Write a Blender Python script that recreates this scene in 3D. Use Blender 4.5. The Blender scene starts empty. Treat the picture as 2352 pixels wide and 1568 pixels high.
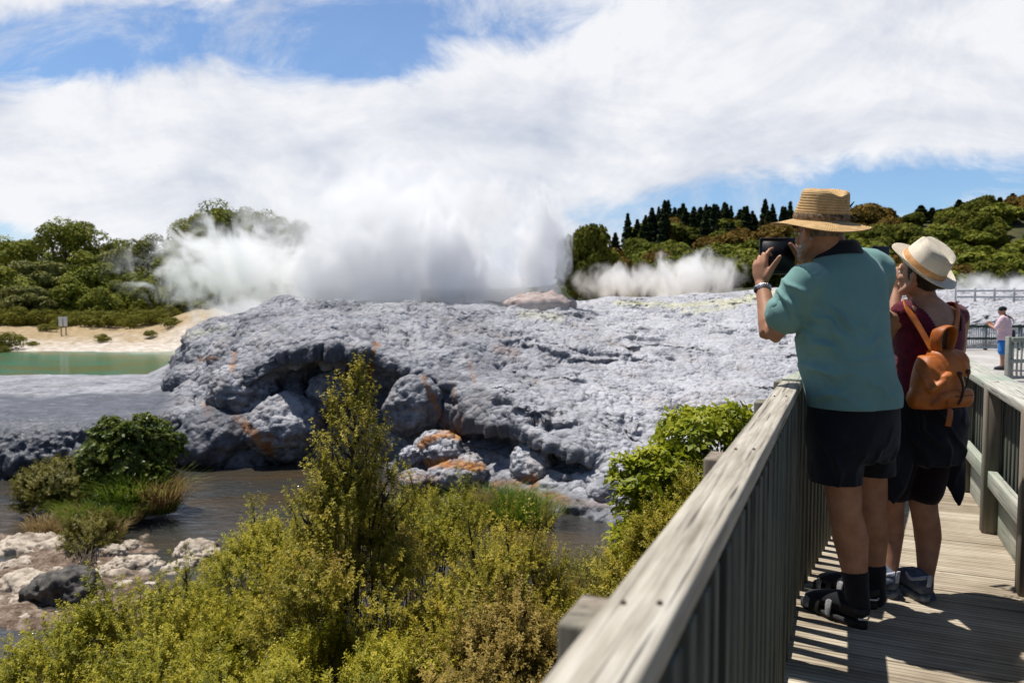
import bpy, bmesh, math, random
import numpy as np
from mathutils import Vector, Matrix, noise as mn

random.seed(7)
RNG = np.random.default_rng(11)
SC = bpy.context.scene
COL = SC.collection
R = math.radians

# ------------------------------------------------------------------ camera, sky, sun, exposure
EYE = 1.36
FPX = 760.0
PITCH = math.atan(42 / 760)
cam_d = bpy.data.cameras.new("camera")
cam = bpy.data.objects.new("camera", cam_d)
COL.objects.link(cam)
cam.location = (0, 0, EYE)
cam.rotation_euler = (R(90) - PITCH, 0, 0)
cam_d.sensor_width = 36
cam_d.lens = FPX / 1024 * 36
cam_d.clip_start = 0.05
cam_d.clip_end = 3000
cam_d.dof.use_dof = True
cam_d.dof.focus_distance = 3.9
cam_d.dof.aperture_fstop = 3.6
SC.camera = cam
SC.view_settings.view_transform = 'Standard'
SC.view_settings.look = 'None'
SC.view_settings.exposure = 0.27
SC.view_settings.gamma = 1.0
SC.cycles.use_denoising = True
SC.cycles.max_bounces = 20
SC.cycles.diffuse_bounces = 3
SC.cycles.glossy_bounces = 3
SC.cycles.transmission_bounces = 4
SC.cycles.transparent_max_bounces = 24
SC.cycles.volume_bounces = 18
SC.cycles.volume_step_rate = 1.0
SC.cycles.volume_max_steps = 128
SC.cycles.caustics_reflective = False
SC.cycles.caustics_refractive = False

# boardwalk frame: U runs along the boardwalk, V across it to the right
TH = R(23.66)
UD = Vector((math.sin(TH), math.cos(TH), 0))
VD = Vector((math.cos(TH), -math.sin(TH), 0))
UP = Vector((0, 0, 1))
def bw(x, y, z=0.0):
    """x across, y along the boardwalk"""
    return VD * x + UD * y + UP * z

SUN_TO = (VD * -0.345 + UD * 0.06 + UP).normalized()
sun_el = math.asin(SUN_TO.z)
sun_az = math.atan2(SUN_TO.x, SUN_TO.y)
sl = bpy.data.lights.new("sun", 'SUN')
sl.energy = 5.0
sl.angle = R(0.53)
sl.color = (1.0, 0.955, 0.89)
sun = bpy.data.objects.new("sun", sl)
COL.objects.link(sun)
sun.rotation_euler = SUN_TO.to_track_quat('Z', 'Y').to_euler()
sun.location = (0, 0, 40)

world = bpy.data.worlds.new("World")
SC.world = world
world.use_nodes = True
def build_world():
    nt = world.node_tree
    nt.nodes.clear()
    N = nt.nodes.new
    L = nt.links.new
    def m(op, a, b=None, c=None, clamp=False):
        n = N('ShaderNodeMath'); n.operation = op; n.use_clamp = clamp
        for i, v in enumerate((a, b, c)):
            if v is None: continue
            if isinstance(v, (int, float)): n.inputs[i].default_value = v
            else: L(v, n.inputs[i])
        return n.outputs[0]
    def sstep(lo, hi, x):
        n = N('ShaderNodeMapRange'); n.interpolation_type = 'SMOOTHSTEP'
        n.inputs['From Min'].default_value = lo; n.inputs['From Max'].default_value = hi
        L(x, n.inputs['Value'])
        return n.outputs[0]
    out = N('ShaderNodeOutputWorld')
    sky = N('ShaderNodeTexSky'); sky.sky_type = 'NISHITA'; sky.sun_disc = False
    sky.sun_elevation = sun_el; sky.sun_rotation = sun_az
    sky.altitude = 300; sky.air_density = 1.0; sky.dust_density = 0.4; sky.ozone_density = 3.0
    tint = N('ShaderNodeMix'); tint.data_type = 'RGBA'; tint.blend_type = 'MULTIPLY'
    tint.inputs['Factor'].default_value = 1.0
    tint.inputs['B'].default_value = (0.70, 0.91, 1.09, 1)
    L(sky.outputs[0], tint.inputs['A'])
    bg1 = N('ShaderNodeBackground'); bg1.inputs[1].default_value = 0.10
    L(tint.outputs['Result'], bg1.inputs[0])
    tc = N('ShaderNodeTexCoord')
    sep = N('ShaderNodeSeparateXYZ'); L(tc.outputs['Generated'], sep.inputs[0])
    X, Y, Z = sep.outputs
    ysafe = m('MAXIMUM', Y, 0.12)
    s = m('DIVIDE', X, ysafe)
    t = m('DIVIDE', Z, ysafe)
    # cloud noise on a high flat layer
    zc = m('ADD', m('MAXIMUM', Z, 0.0), 0.13)
    cx = m('DIVIDE', X, zc); cy = m('DIVIDE', Y, zc)
    cv = N('ShaderNodeCombineXYZ'); L(cx, cv.inputs[0]); L(cy, cv.inputs[1])
    def noise(vec, scale, detail, rough, dist=0.0, off=(0, 0, 0)):
        mp = N('ShaderNodeMapping'); mp.inputs['Location'].default_value = off
        L(vec, mp.inputs['Vector'])
        n = N('ShaderNodeTexNoise'); n.inputs['Scale'].default_value = scale
        n.inputs['Detail'].default_value = detail; n.inputs['Roughness'].default_value = rough
        n.inputs['Distortion'].default_value = dist
        L(mp.outputs[0], n.inputs['Vector'])
        return n.outputs[0]
    n1 = noise(cv.outputs[0], 1.1, 9, 0.62, 0.35, (3.1, 1.7, 0))
    st = N('ShaderNodeCombineXYZ'); L(s, st.inputs[0]); L(m('MULTIPLY', t, 1.7), st.inputs[1])
    n2 = noise(st.outputs[0], 4.6, 11, 0.66, 0.5, (0.7, 4.3, 0))
    n3 = noise(st.outputs[0], 3.0, 9, 0.60, 0.5, (7.7, 2.3, 0))
    wob = m('ADD', m('MULTIPLY', m('SUBTRACT', n2, 0.5), 2.7), m('MULTIPLY', m('SUBTRACT', n1, 0.5), 1.0))
    # openings of blue sky (direction of centre, radii, tilt)
    def opening(s0, t0, ra, rb, ang):
        ds = m('SUBTRACT', s, s0); dt = m('SUBTRACT', t, t0)
        ca, sa = math.cos(ang), math.sin(ang)
        a = m('ADD', m('MULTIPLY', ds, ca), m('MULTIPLY', dt, sa))
        b = m('SUBTRACT', m('MULTIPLY', dt, ca), m('MULTIPLY', ds, sa))
        a = m('DIVIDE', a, ra); b = m('DIVIDE', b, rb)
        d = m('SQRT', m('ADD', m('MULTIPLY', a, a), m('MULTIPLY', b, b)))
        return sstep(1.35, 0.45, m('ADD', d, wob))
    ops = [opening(-0.13, 0.375, 0.28, 0.080, 0.10), opening(-0.20, 0.315, 0.17, 0.035, 0.05),
           opening(-0.58, 0.325, 0.30, 0.050, 0.12), opening(0.47, 0.142, 0.40, 0.038, 0.10),
           opening(0.30, 0.098, 0.24, 0.022, 0.03), opening(-0.72, 0.082, 0.10, 0.022, 0.0),
           opening(0.80, 0.165, 0.22, 0.04, 0.11)]
    blue = ops[0]
    for o in ops[1:]: blue = m('MAXIMUM', blue, o)
    n5 = noise(st.outputs[0], 3.2, 10, 0.7, 0.8, (2.2, 9.1, 0))
    wisps = m('MULTIPLY', sstep(0.44, 0.72, n5), 0.75)
    cloud_f = m('MAXIMUM', m('SUBTRACT', 1.0, blue), m('ADD', wisps, 0.10))
    cloud_g = sstep(0.25, 0.60, n1)             # out-of-view sky: added cloud cover that lowers the ambient light
    front = m('MULTIPLY', sstep(0.25, 0.6, Y), sstep(0.70, 0.45, t))
    cf = N('ShaderNodeMix'); cf.data_type = 'FLOAT'
    L(front, cf.inputs['Factor']); L(m('MAXIMUM', cloud_g, 0.78), cf.inputs['A']); L(cloud_f, cf.inputs['B'])
    amount = m('MULTIPLY', cf.outputs['Result'], 0.97, clamp=True)
    veil = m('MULTIPLY', sstep(0.14, 0.02, Z), 0.55)
    amount = m('MAXIMUM', amount, veil)
    ramp = N('ShaderNodeValToRGB')
    ramp.color_ramp.elements[0].position = 0.37; ramp.color_ramp.elements[0].color = (0.58, 0.63, 0.745, 1)
    ramp.color_ramp.elements[1].position = 0.58; ramp.color_ramp.elements[1].color = (0.97, 0.975, 1.0, 1)
    L(m('ADD', m('MULTIPLY', n3, 0.65), m('MULTIPLY', n2, 0.35)), ramp.inputs[0])
    bg2 = N('ShaderNodeBackground')
    hz = N('ShaderNodeMix'); hz.data_type = 'RGBA'; hz.blend_type = 'MULTIPLY'      # added blue tint on the unseen cloud, to cool the shade
    L(m('SUBTRACT', 1.0, front), hz.inputs['Factor']); L(ramp.outputs[0], hz.inputs['A']); hz.inputs['B'].default_value = (0.52, 0.74, 1.15, 1)
    L(hz.outputs['Result'], bg2.inputs[0])
    # added cloud overhead and behind the viewer, kept dim to deepen shadows
    L(m('ADD', m('MULTIPLY', front, 0.55), 0.25), bg2.inputs[1])
    mx = N('ShaderNodeMixShader')
    L(amount, mx.inputs[0]); L(bg1.outputs[0], mx.inputs[1]); L(bg2.outputs[0], mx.inputs[2])
    L(mx.outputs[0], out.inputs[0])
build_world()

# ------------------------------------------------------------------ helpers
_cp, _sp = math.cos(PITCH), math.sin(PITCH)
def at(u, v, d):
    """the point seen at photo position (u, v) (2352 x 1568 frame), d metres ahead of the viewer"""
    x = (u / 2352 * 1024 - 512) / FPX
    y = -(v / 2352 * 1024 - 341.3) / FPX
    ry = _cp + y * _sp
    rz = -_sp + y * _cp
    return Vector((x * d / ry, d, EYE + rz * d / ry))
def uv_of(P):
    """numpy (n,3) -> photo positions (n,2) in the 2352 frame"""
    q = P - np.array([0, 0, EYE])
    yc = q[:, 1] * _cp - q[:, 2] * _sp
    zc = q[:, 1] * _sp + q[:, 2] * _cp
    return np.stack([(512 + FPX * q[:, 0] / yc) * 2352 / 1024, (341.3 - FPX * zc / yc) * 2352 / 1024], 1)

def np_mesh(name, V, F):
    """V (n,3); F (m,k) array or list of arrays with k = 3 or 4"""
    me = bpy.data.meshes.new(name)
    V = np.asarray(V, dtype=np.float32)
    Fs = F if isinstance(F, list) else [F]
    Fs = [np.asarray(f, dtype=np.int32) for f in Fs if len(f)]
    me.vertices.add(len(V)); me.vertices.foreach_set("co", V.ravel())
    loops = np.concatenate([f.ravel() for f in Fs])
    sizes = np.concatenate([np.full(len(f), f.shape[1], dtype=np.int32) for f in Fs])
    starts = np.concatenate([[0], np.cumsum(sizes)[:-1]]).astype(np.int32)
    me.loops.add(len(loops)); me.loops.foreach_set("vertex_index", loops)
    me.polygons.add(len(sizes)); me.polygons.foreach_set("loop_start", starts)
    me.polygons.foreach_set("loop_total", sizes)
    me.update(calc_edges=True); me.validate()
    return me
def smooth(me):
    me.polygons.foreach_set("use_smooth", np.ones(len(me.polygons), dtype=bool)); me.update()
def obj(name, me, mat=None, parent=None):
    o = bpy.data.objects.new(name, me)
    COL.objects.link(o)
    if mat is not None:
        for mm in (mat if isinstance(mat, (list, tuple)) else [mat]): me.materials.append(mm)
    if parent is not None:
        q = parent; off = Vector()
        while q is not None: off += q.location; q = q.parent
        me.transform(Matrix.Translation(-off)); o.parent = parent
    return o
def tag(o, label=None, cat=None, group=None, kind=None):
    if label: o['label'] = label
    if cat: o['category'] = cat
    if group: o['group'] = group
    if kind: o['kind'] = kind
    return o
def thing(name, label, cat, loc=(0, 0, 0), group=None):
    o = bpy.data.objects.new(name, None); COL.objects.link(o)
    o.location = loc; o.empty_display_size = 0.1
    return tag(o, label, cat, group)
def dup(root, loc, rz=0.0, sc=(1, 1, 1), label=None):
    r = root.copy(); COL.objects.link(r); r.location = loc; r.rotation_euler = (0, 0, rz); r.scale = sc
    if label: r['label'] = label
    for ch in list(root.children):
        c = ch.copy(); COL.objects.link(c); c.parent = r
        for g in list(ch.children):
            d = g.copy(); COL.objects.link(d); d.parent = c
    return r
class MB:
    """collects shapes, then links them as one mesh object"""
    def __init__(s): s.v = []; s.f4 = []; s.f3 = []; s.n = 0
    def add(s, V, F4=(), F3=()):
        V = np.asarray(V, dtype=float); s.v.append(V)
        if len(F4): s.f4.append(np.asarray(F4) + s.n)
        if len(F3): s.f3.append(np.asarray(F3) + s.n)
        s.n += len(V); return s
    def box(s, c, ax, ay, az, b=0.0):
        """box about c with half-axis vectors ax ay az, edges chamfered by b"""
        c, ax, ay, az = (Vector(q) for q in (c, ax, ay, az))
        if b <= 0:
            V = [c + ax * i + ay * j + az * k for i in (-1, 1) for j in (-1, 1) for k in (-1, 1)]
            return s.add(V, [(0, 1, 3, 2), (4, 6, 7, 5), (0, 4, 5, 1), (2, 3, 7, 6), (0, 2, 6, 4), (1, 5, 7, 3)])
        bm = bmesh.new()
        vs = [bm.verts.new(c + ax * i + ay * j + az * k) for i in (-1, 1) for j in (-1, 1) for k in (-1, 1)]
        for f in [(0, 1, 3, 2), (4, 6, 7, 5), (0, 4, 5, 1), (2, 3, 7, 6), (0, 2, 6, 4), (1, 5, 7, 3)]:
            bm.faces.new([vs[i] for i in f])
        bmesh.ops.bevel(bm, geom=bm.edges[:], offset=b, segments=2, affect='EDGES', profile=0.5)
        return s.bm(bm)
    def bm(s, bm):
        bm.verts.ensure_lookup_table()
        bmesh.ops.triangulate(bm, faces=[f for f in bm.faces if len(f.verts) > 4])
        bm.verts.index_update()
        V = [v.co[:] for v in bm.verts]
        F4 = [[v.index for v in f.verts] for f in bm.faces if len(f.verts) == 4]
        F3 = [[v.index for v in f.verts] for f in bm.faces if len(f.verts) == 3]
        bm.free()
        return s.add(V, F4, F3)
    def mesh(s, name):
        F = []
        if s.f4: F.append(np.concatenate(s.f4))
        if s.f3: F.append(np.concatenate(s.f3))
        return np_mesh(name, np.concatenate(s.v), F)
    def build(s, name, mat, parent=None, sm=False):
        me = s.mesh(name)
        if sm: smooth(me)
        return obj(name, me, mat, parent)

def frames(pts, ref=Vector((0.13, 1, 0.21))):
    out = []
    for i in range(len(pts)):
        t = (pts[min(i + 1, len(pts) - 1)] - pts[max(i - 1, 0)])
        t = t.normalized() if t.length > 1e-9 else Vector((0, 0, 1))
        a = ref - t * ref.dot(t)
        if a.length < 1e-3: a = Vector((1, 0, 0)) - t * t.x
        a.normalize()
        out.append((t, a, t.cross(a)))
    return out
def tube(pts, rad, n=16, ref=Vector((0.13, 1, 0.21)), caps=True, sub=0):
    """closed tube; rad: floats or (across, along-ref) pairs. returns (V, F4, F3)"""
    pts = [Vector(p) for p in pts]
    rad = [(r, r) if isinstance(r, (int, float)) else r for r in rad]
    if sub:                                                # Catmull-Rom refinement
        P, Q = [], []
        for i in range(len(pts) - 1):
            p0, p1, p2, p3 = pts[max(i - 1, 0)], pts[i], pts[i + 1], pts[min(i + 2, len(pts) - 1)]
            for k in range(sub):
                t = k / sub
                P.append(0.5 * ((2 * p1) + (p2 - p0) * t + (2 * p0 - 5 * p1 + 4 * p2 - p3) * t * t + (3 * p1 - p0 - 3 * p2 + p3) * t ** 3))
                Q.append(tuple(rad[i][j] * (1 - t) + rad[i + 1][j] * t for j in (0, 1)))
        P.append(pts[-1]); Q.append(rad[-1]); pts, rad = P, Q
    fr = frames(pts, ref)
    rings = [(pts[i], fr[i], rad[i]) for i in range(len(pts))]
    if caps:
        def cap(i, sgn):
            p, f, r = rings[i]; k = min(r)
            return [(p + f[0] * sgn * k * 0.5, f, (r[0] * 0.85, r[1] * 0.85)), (p + f[0] * sgn * k * 0.85, f, (r[0] * 0.5, r[1] * 0.5))]
        rings = cap(0, -1)[::-1] + rings + cap(-1, 1)
    V, F4, F3 = [], [], []
    for p, (t, a, b), r in rings:
        for k in range(n):
            an = 2 * math.pi * k / n
            V.append(p + b * math.cos(an) * r[0] + a * math.sin(an) * r[1])
    m = len(rings)
    for i in range(m - 1):
        for k in range(n):
            k2 = (k + 1) % n
            F4.append((i * n + k, i * n + k2, (i + 1) * n + k2, (i + 1) * n + k))
    V.append(rings[0][0]); V.append(rings[-1][0]); c0 = m * n
    for k in range(n):
        k2 = (k + 1) % n
        F3.append((c0, k2, k)); F3.append((c0 + 1, (m - 1) * n + k, (m - 1) * n + k2))
    return [v[:] for v in V], F4, F3
def stack(secs, n=40, sub=4, ex=2.3):
    """closed stack of horizontal superellipse rings: (centre, half-width, half-depth, yaw)"""
    S = []
    for i in range(len(secs) - 1):
        a, b = secs[i], secs[i + 1]
        a0, b1 = secs[max(i - 1, 0)], secs[min(i + 2, len(secs) - 1)]
        for k in range(sub):
            t = k / sub
            def cr(p0, p1, p2, p3): return 0.5 * (2 * p1 + (p2 - p0) * t + (2 * p0 - 5 * p1 + 4 * p2 - p3) * t * t + (3 * p1 - p0 - 3 * p2 + p3) * t ** 3)
            S.append((cr(Vector(a0[0]), Vector(a[0]), Vector(b[0]), Vector(b1[0])),) + tuple(cr(a0[j], a[j], b[j], b1[j]) for j in (1, 2, 3)))
    S.append((Vector(secs[-1][0]),) + tuple(secs[-1][1:4]))
    V, F4, F3 = [], [], []
    for c, rx, ry, yw in S:
        cy, sy = math.cos(yw), math.sin(yw)
        for k in range(n):
            an = 2 * math.pi * k / n
            ca, sa = math.cos(an), math.sin(an)
            x = rx * math.copysign(abs(ca) ** (2 / ex), ca); y = ry * math.copysign(abs(sa) ** (2 / ex), sa)
            V.append((c.x + x * cy - y * sy, c.y + x * sy + y * cy, c.z))
    m = len(S)
    for i in range(m - 1):
        for k in range(n):
            k2 = (k + 1) % n
            F4.append((i * n + k, i * n + k2, (i + 1) * n + k2, (i + 1) * n + k))
    V.append(S[0][0][:]); V.append(S[-1][0][:]); c0 = m * n
    for k in range(n):
        k2 = (k + 1) % n
        F3.append((c0, k2, k)); F3.append((c0 + 1, (m - 1) * n + k, (m - 1) * n + k2))
    return V, F4, F3
def ball(c, r, n=16):
    """ellipsoid; r = (rx, ry, rz) or with an axis matrix (r, M)"""
    M = Matrix.Identity(3)
    if isinstance(r, tuple) and isinstance(r[1], Matrix): r, M = r
    if isinstance(r, (int, float)): r = (r, r, r)
    c = Vector(c); V, F4, F3 = [], [], []
    m = n // 2
    for i in range(1, m):
        ph = math.pi * i / m
        for k in range(n):
            an = 2 * math.pi * k / n
            V.append((c + M @ Vector((r[0] * math.sin(ph) * math.cos(an), r[1] * math.sin(ph) * math.sin(an), -r[2] * math.cos(ph))))[:])
    for i in range(m - 2):
        for k in range(n):
            k2 = (k + 1) % n
            F4.append((i * n + k, i * n + k2, (i + 1) * n + k2, (i + 1) * n + k))
    V.append((c + M @ Vector((0, 0, -r[2])))[:]); V.append((c + M @ Vector((0, 0, r[2])))[:])
    c0 = (m - 1) * n
    for k in range(n):
        k2 = (k + 1) % n
        F3.append((c0, k2, k)); F3.append((c0 + 1, (m - 2) * n + k, (m - 2) * n + k2))
    return V, F4, F3
def fuse(name, shapes, voxel, mat, parent=None, it=6, disp=None):
    """joins closed shapes into one continuous surface"""
    mb = MB()
    for sh in shapes: mb.add(*sh)
    me = mb.mesh(name + "_tmp")
    o = bpy.data.objects.new(name + "_tmp", me); COL.objects.link(o)
    r = o.modifiers.new("r", 'REMESH'); r.mode = 'VOXEL'; r.voxel_size = voxel; r.use_smooth_shade = True
    s = o.modifiers.new("s", 'SMOOTH'); s.factor = 0.5; s.iterations = it
    dg = bpy.context.evaluated_depsgraph_get()
    out = bpy.data.meshes.new_from_object(o.evaluated_get(dg))
    out.name = name; out.materials.clear()
    bpy.data.objects.remove(o); bpy.data.meshes.remove(me)
    if disp is not None:
        n = len(out.vertices); co = np.empty(n * 3, np.float32); no = np.empty(n * 3, np.float32)
        out.vertices.foreach_get("co", co); out.vertices.foreach_get("normal", no)
        co = co.reshape(-1, 3); no = no.reshape(-1, 3)
        co = co + no * disp(co)[:, None]
        out.vertices.foreach_set("co", co.astype(np.float32).ravel()); out.update()
    smooth(out)
    return obj(name, out, mat, parent)

# ------------------------------------------------------------------ materials
class NT:
    def __init__(s, name):
        s.m = bpy.data.materials.new(name); s.m.use_nodes = True
        s.t = s.m.node_tree; s.b = s.t.nodes['Principled BSDF']; s.out = s.t.nodes['Material Output']
        s.tc = s.n('ShaderNodeTexCoord')
    def n(s, k, **kw):
        x = s.t.nodes.new(k)
        for a, b in kw.items(): setattr(x, a, b)
        return x
    def l(s, a, b): s.t.links.new(a, b)
    def val(s, sock, v):
        if isinstance(v, (int, float)): sock.default_value = v
        elif isinstance(v, (tuple, list)): sock.default_value = tuple(v) + ((1,) if len(v) == 3 and len(sock.default_value) == 4 else ())
        else: s.l(v, sock)
    def math(s, op, a, b=None, clamp=False):
        x = s.n('ShaderNodeMath', operation=op, use_clamp=clamp); s.val(x.inputs[0], a)
        if b is not None: s.val(x.inputs[1], b)
        return x.outputs[0]
    def noise(s, scale, detail=4, rough=0.55, stretch=(1, 1, 1), coord='Object', dist=0.0, off=(0, 0, 0), vec=None):
        mp = s.n('ShaderNodeMapping'); mp.inputs['Scale'].default_value = stretch; mp.inputs['Location'].default_value = off
        s.l(vec if vec is not None else s.tc.outputs[coord], mp.inputs[0])
        x = s.n('ShaderNodeTexNoise'); x.inputs['Scale'].default_value = scale; x.inputs['Detail'].default_value = detail
        x.inputs['Roughness'].default_value = rough; x.inputs['Distortion'].default_value = dist
        s.l(mp.outputs[0], x.inputs['Vector']); return x.outputs[0]
    def ramp(s, fac, stops):
        x = s.n('ShaderNodeValToRGB'); e = x.color_ramp.elements
        while len(e) < len(stops): e.new(0.5)
        for i, (p, c) in enumerate(stops):
            e[i].position = p; e[i].color = (c, c, c, 1) if isinstance(c, (int, float)) else tuple(c) + (1,)
        s.l(fac, x.inputs[0]); return x.outputs[0]
    def mix(s, fac, a, b, blend='MIX'):
        x = s.n('ShaderNodeMix', data_type='RGBA', blend_type=blend)
        s.val(x.inputs['Factor'], fac); s.val(x.inputs['A'], a); s.val(x.inputs['B'], b); return x.outputs['Result']
    def bump(s, h, strength=0.3, dist=0.02):
        x = s.n('ShaderNodeBump'); x.inputs['Strength'].default_value = strength; x.inputs['Distance'].default_value = dist
        s.l(h, x.inputs['Height']); s.l(x.outputs[0], s.b.inputs['Normal']); return x.outputs[0]
    def attr(s, name):
        x = s.n('ShaderNodeAttribute'); x.attribute_name = name; return x
    def set(s, color=None, rough=None, spec=None, metal=None, **kw):
        for k, v in (('Base Color', color), ('Roughness', rough), ('Specular IOR Level', spec), ('Metallic', metal)):
            if v is not None: s.val(s.b.inputs[k], v)
        for k, v in kw.items(): s.val(s.b.inputs[k], v)
        return s.m
def noisy(name, c1, c2, scale, rough=0.7, bump=0.2, bscale=None, stretch=(1, 1, 1), detail=5, spec=0.3, bdist=0.01, lo=0.35, hi=0.65):
    t = NT(name)
    f = t.noise(scale, detail, 0.6, stretch)
    c = t.ramp(f, [(lo, c1), (hi, c2)])
    if bump: t.bump(t.noise(bscale or scale * 4, 5, 0.6, stretch), bump, bdist)
    return t.set(c, rough, spec)
def leafmat(name, c1, c2, c3, trans=0.35, rough=0.45, spec=0.35, scale=3.0, dead=None):
    t = NT(name)
    g = t.noise(scale, 3, 0.6, coord='Object')
    w = t.n('ShaderNodeTexWhiteNoise'); w.noise_dimensions = '3D'
    q = t.n('ShaderNodeVectorMath', operation='SNAP'); q.inputs[1].default_value = (0.03, 0.03, 0.03)
    t.l(t.tc.outputs['Object'], q.inputs[0]); t.l(q.outputs[0], w.inputs[0])
    f = t.math('ADD', t.math('MULTIPLY', g, 0.75), t.math('MULTIPLY', w.outputs[0], 0.3))
    c = t.ramp(f, [(0.34, c1), (0.52, c2), (0.74, c3)])
    if dead:
        d = t.noise(scale * 0.55, 2, 0.5, off=(5, 3, 1))
        c = t.mix(t.ramp(d, [(0.52, 0.0), (0.64, 0.85)]), c, dead)
    t.set(c, rough, spec)
    tr = t.n('ShaderNodeBsdfTranslucent'); t.l(c, tr.inputs[0])
    ms = t.n('ShaderNodeMixShader'); ms.inputs[0].default_value = trans
    t.l(t.b.outputs[0], ms.inputs[1]); t.l(tr.outputs[0], ms.inputs[2]); t.l(ms.outputs[0], t.out.inputs[0])
    return t.m
# ------------------------------------------------------------------ land, water
ZW = -3.0                                                   # the stream
ZP = -1.66                                                  # the hot pool
def sstep(a, b, x):
    t = np.clip((np.asarray(x, float) - a) / (b - a), 0, 1); return t * t * (3 - 2 * t)
def nz(P, oct=5, H=0.9, basis='PERLIN_ORIGINAL'):
    return np.array([mn.fractal(Vector(p), H, 2.0, oct, noise_basis=basis) for p in P])
def vor(P):
    return np.array([mn.noise(Vector(p), noise_basis='VORONOI_F1') for p in P])

# ground: one sheet to the horizon
def ground_z(x, y):
    s = x / np.maximum(y, 1.0)
    near = -1.15 - 1.9 * sstep(2.0, 9.5, y - 0.44 * (x - 2.0) * sstep(0, 6, x))
    z = near - 0.9 * sstep(11.5, 14.5, y)                                  # stream bed
    z = z + (1.0 - z) * 0 
    z = np.where(y > 18, -3.9, z)
    # right: level ground carrying the path
    rt = sstep(0.42, 0.52, s) * sstep(3, 9, y)
    z = z * (1 - rt) + (-0.62) * rt
    far = sstep(40.5, 44, y)
    bank = -1.75 + 0.95 * sstep(41, 58, y) + 0.25 * sstep(60, 80, y)
    z = z * (1 - far) + bank * far
    z = z + 1.25 * np.exp(-((s + .40) / .055) ** 2) * sstep(44, 53, y) * sstep(85, 62, y)
    z = z + 4.5 * sstep(85, 160, y) * sstep(-0.15, 0.2, s)
    return z
def build_ground():
    ys = np.concatenate([np.linspace(-12, 24, 100), np.linspace(24.5, 90, 120), np.geomspace(92, 1500, 40)])
    sx = np.linspace(-1.0, 1.0, 181)
    V = []
    for y in ys:
        w = 24 + max(y, 0) * 1.3
        x = sx * w
        z = ground_z(x, np.full_like(x, y))
        V.append(np.stack([x, np.full_like(x, y), z], 1))
    V = np.concatenate(V)
    amp = np.interp(V[:, 1], [0, 12, 40, 45, 90, 200], [.08, .06, .02, .22, .3, .6])
    V[:, 2] += nz(V * np.array([.5, .5, 0]) + 3.3, 5) * amp
    n = len(sx); F = []
    i, j = np.meshgrid(np.arange(len(ys) - 1), np.arange(n - 1), indexing='ij')
    a = (i * n + j).ravel()
    F = np.stack([a, a + 1, a + n + 1, a + n], 1)
    me = np_mesh("ground", V, F); smooth(me)
    t = NT("ground_earth")
    big = t.noise(.35, 6, .6); fine = t.noise(2.2, 8, .65)
    pale = t.ramp(fine, [(.35, (.34, .27, .20)), (.62, (.58, .53, .47))])
    dry = t.ramp(fine, [(.3, (.22, .15, .07)), (.7, (.42, .32, .19))])
    sep = t.n('ShaderNodeSeparateXYZ'); t.l(t.tc.outputs['Object'], sep.inputs[0])
    up = t.math('MULTIPLY', t.math('SUBTRACT', sep.outputs[1], 46.0), 0.09)
    f = t.ramp(t.math('ADD', up, t.math('SUBTRACT', big, .45)), [(.15, 0.0), (.6, 1.0)])
    grass = t.ramp(fine, [(.3, (.05, .07, .015)), (.7, (.16, .15, .04))])
    f2 = t.ramp(t.math('MULTIPLY', t.math('SUBTRACT', sep.outputs[1], 60.0), 0.06), [(.2, 0.0), (.9, 1.0)])
    col = t.mix(f2, t.mix(f, pale, dry), grass)
    soil = t.ramp(t.noise(3, 7, .7), [(.35, (.035, .028, .015)), (.5, (.085, .075, .028)), (.68, (.16, .125, .07))])
    col = t.mix(t.ramp(t.math('MULTIPLY', t.math('SUBTRACT', 20.0, sep.outputs[1]), 0.2), [(.0, 0.0), (1.0, 1.0)]), col, soil)
    t.bump(t.noise(6, 6, .7), .5, .05)
    t.set(col, .9, .2)
    tag(obj("ground", me, t.m), kind='structure')
build_ground()

def water_mat(name, c, rough, bump, bscale, stretch, c2=None, spec=.5):
    t = NT(name)
    col = c
    if c2: col = t.mix(t.ramp(t.noise(.35, 4, .6, stretch=(1, 2.2, 1)), [(.40, 0.0), (.62, 1.0)]), c, c2)
    h = t.math('ADD', t.noise(bscale, 5, .6, stretch, dist=.6), t.math('MULTIPLY', t.noise(bscale * .22, 3, .5, stretch), 1.2))
    t.bump(h, bump, .05)
    return t.set(col, rough, spec)
def sheet(name, pts, mat, kind='structure', z=None):
    mb = MB(); V = [tuple(p) for p in pts]
    bm = bmesh.new(); vs = [bm.verts.new(v) for v in V]; bm.faces.new(vs)
    bmesh.ops.triangulate(bm, faces=bm.faces[:])
    mb.bm(bm)
    return tag(mb.build(name, mat), kind=kind)
sheet("river", [(-24, 4, ZW), (9.5, 4, ZW), (9.5, 23, ZW), (-24, 23, ZW)],
      water_mat("river_water", (.042, .042, .038), .07, 1.0, 2.6, (1.0, 1.9, 1), (.062, .045, .026)))
sheet("hot_pool", [(-44, 24.5, ZP), (-9.0, 24.5, ZP), (-9.0, 44.5, ZP), (-44, 44.5, ZP)],
      water_mat("pool_water", (.045, .20, .135), .14, .08, .9, (1, 3, 1), (.14, .15, .055)))

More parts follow.
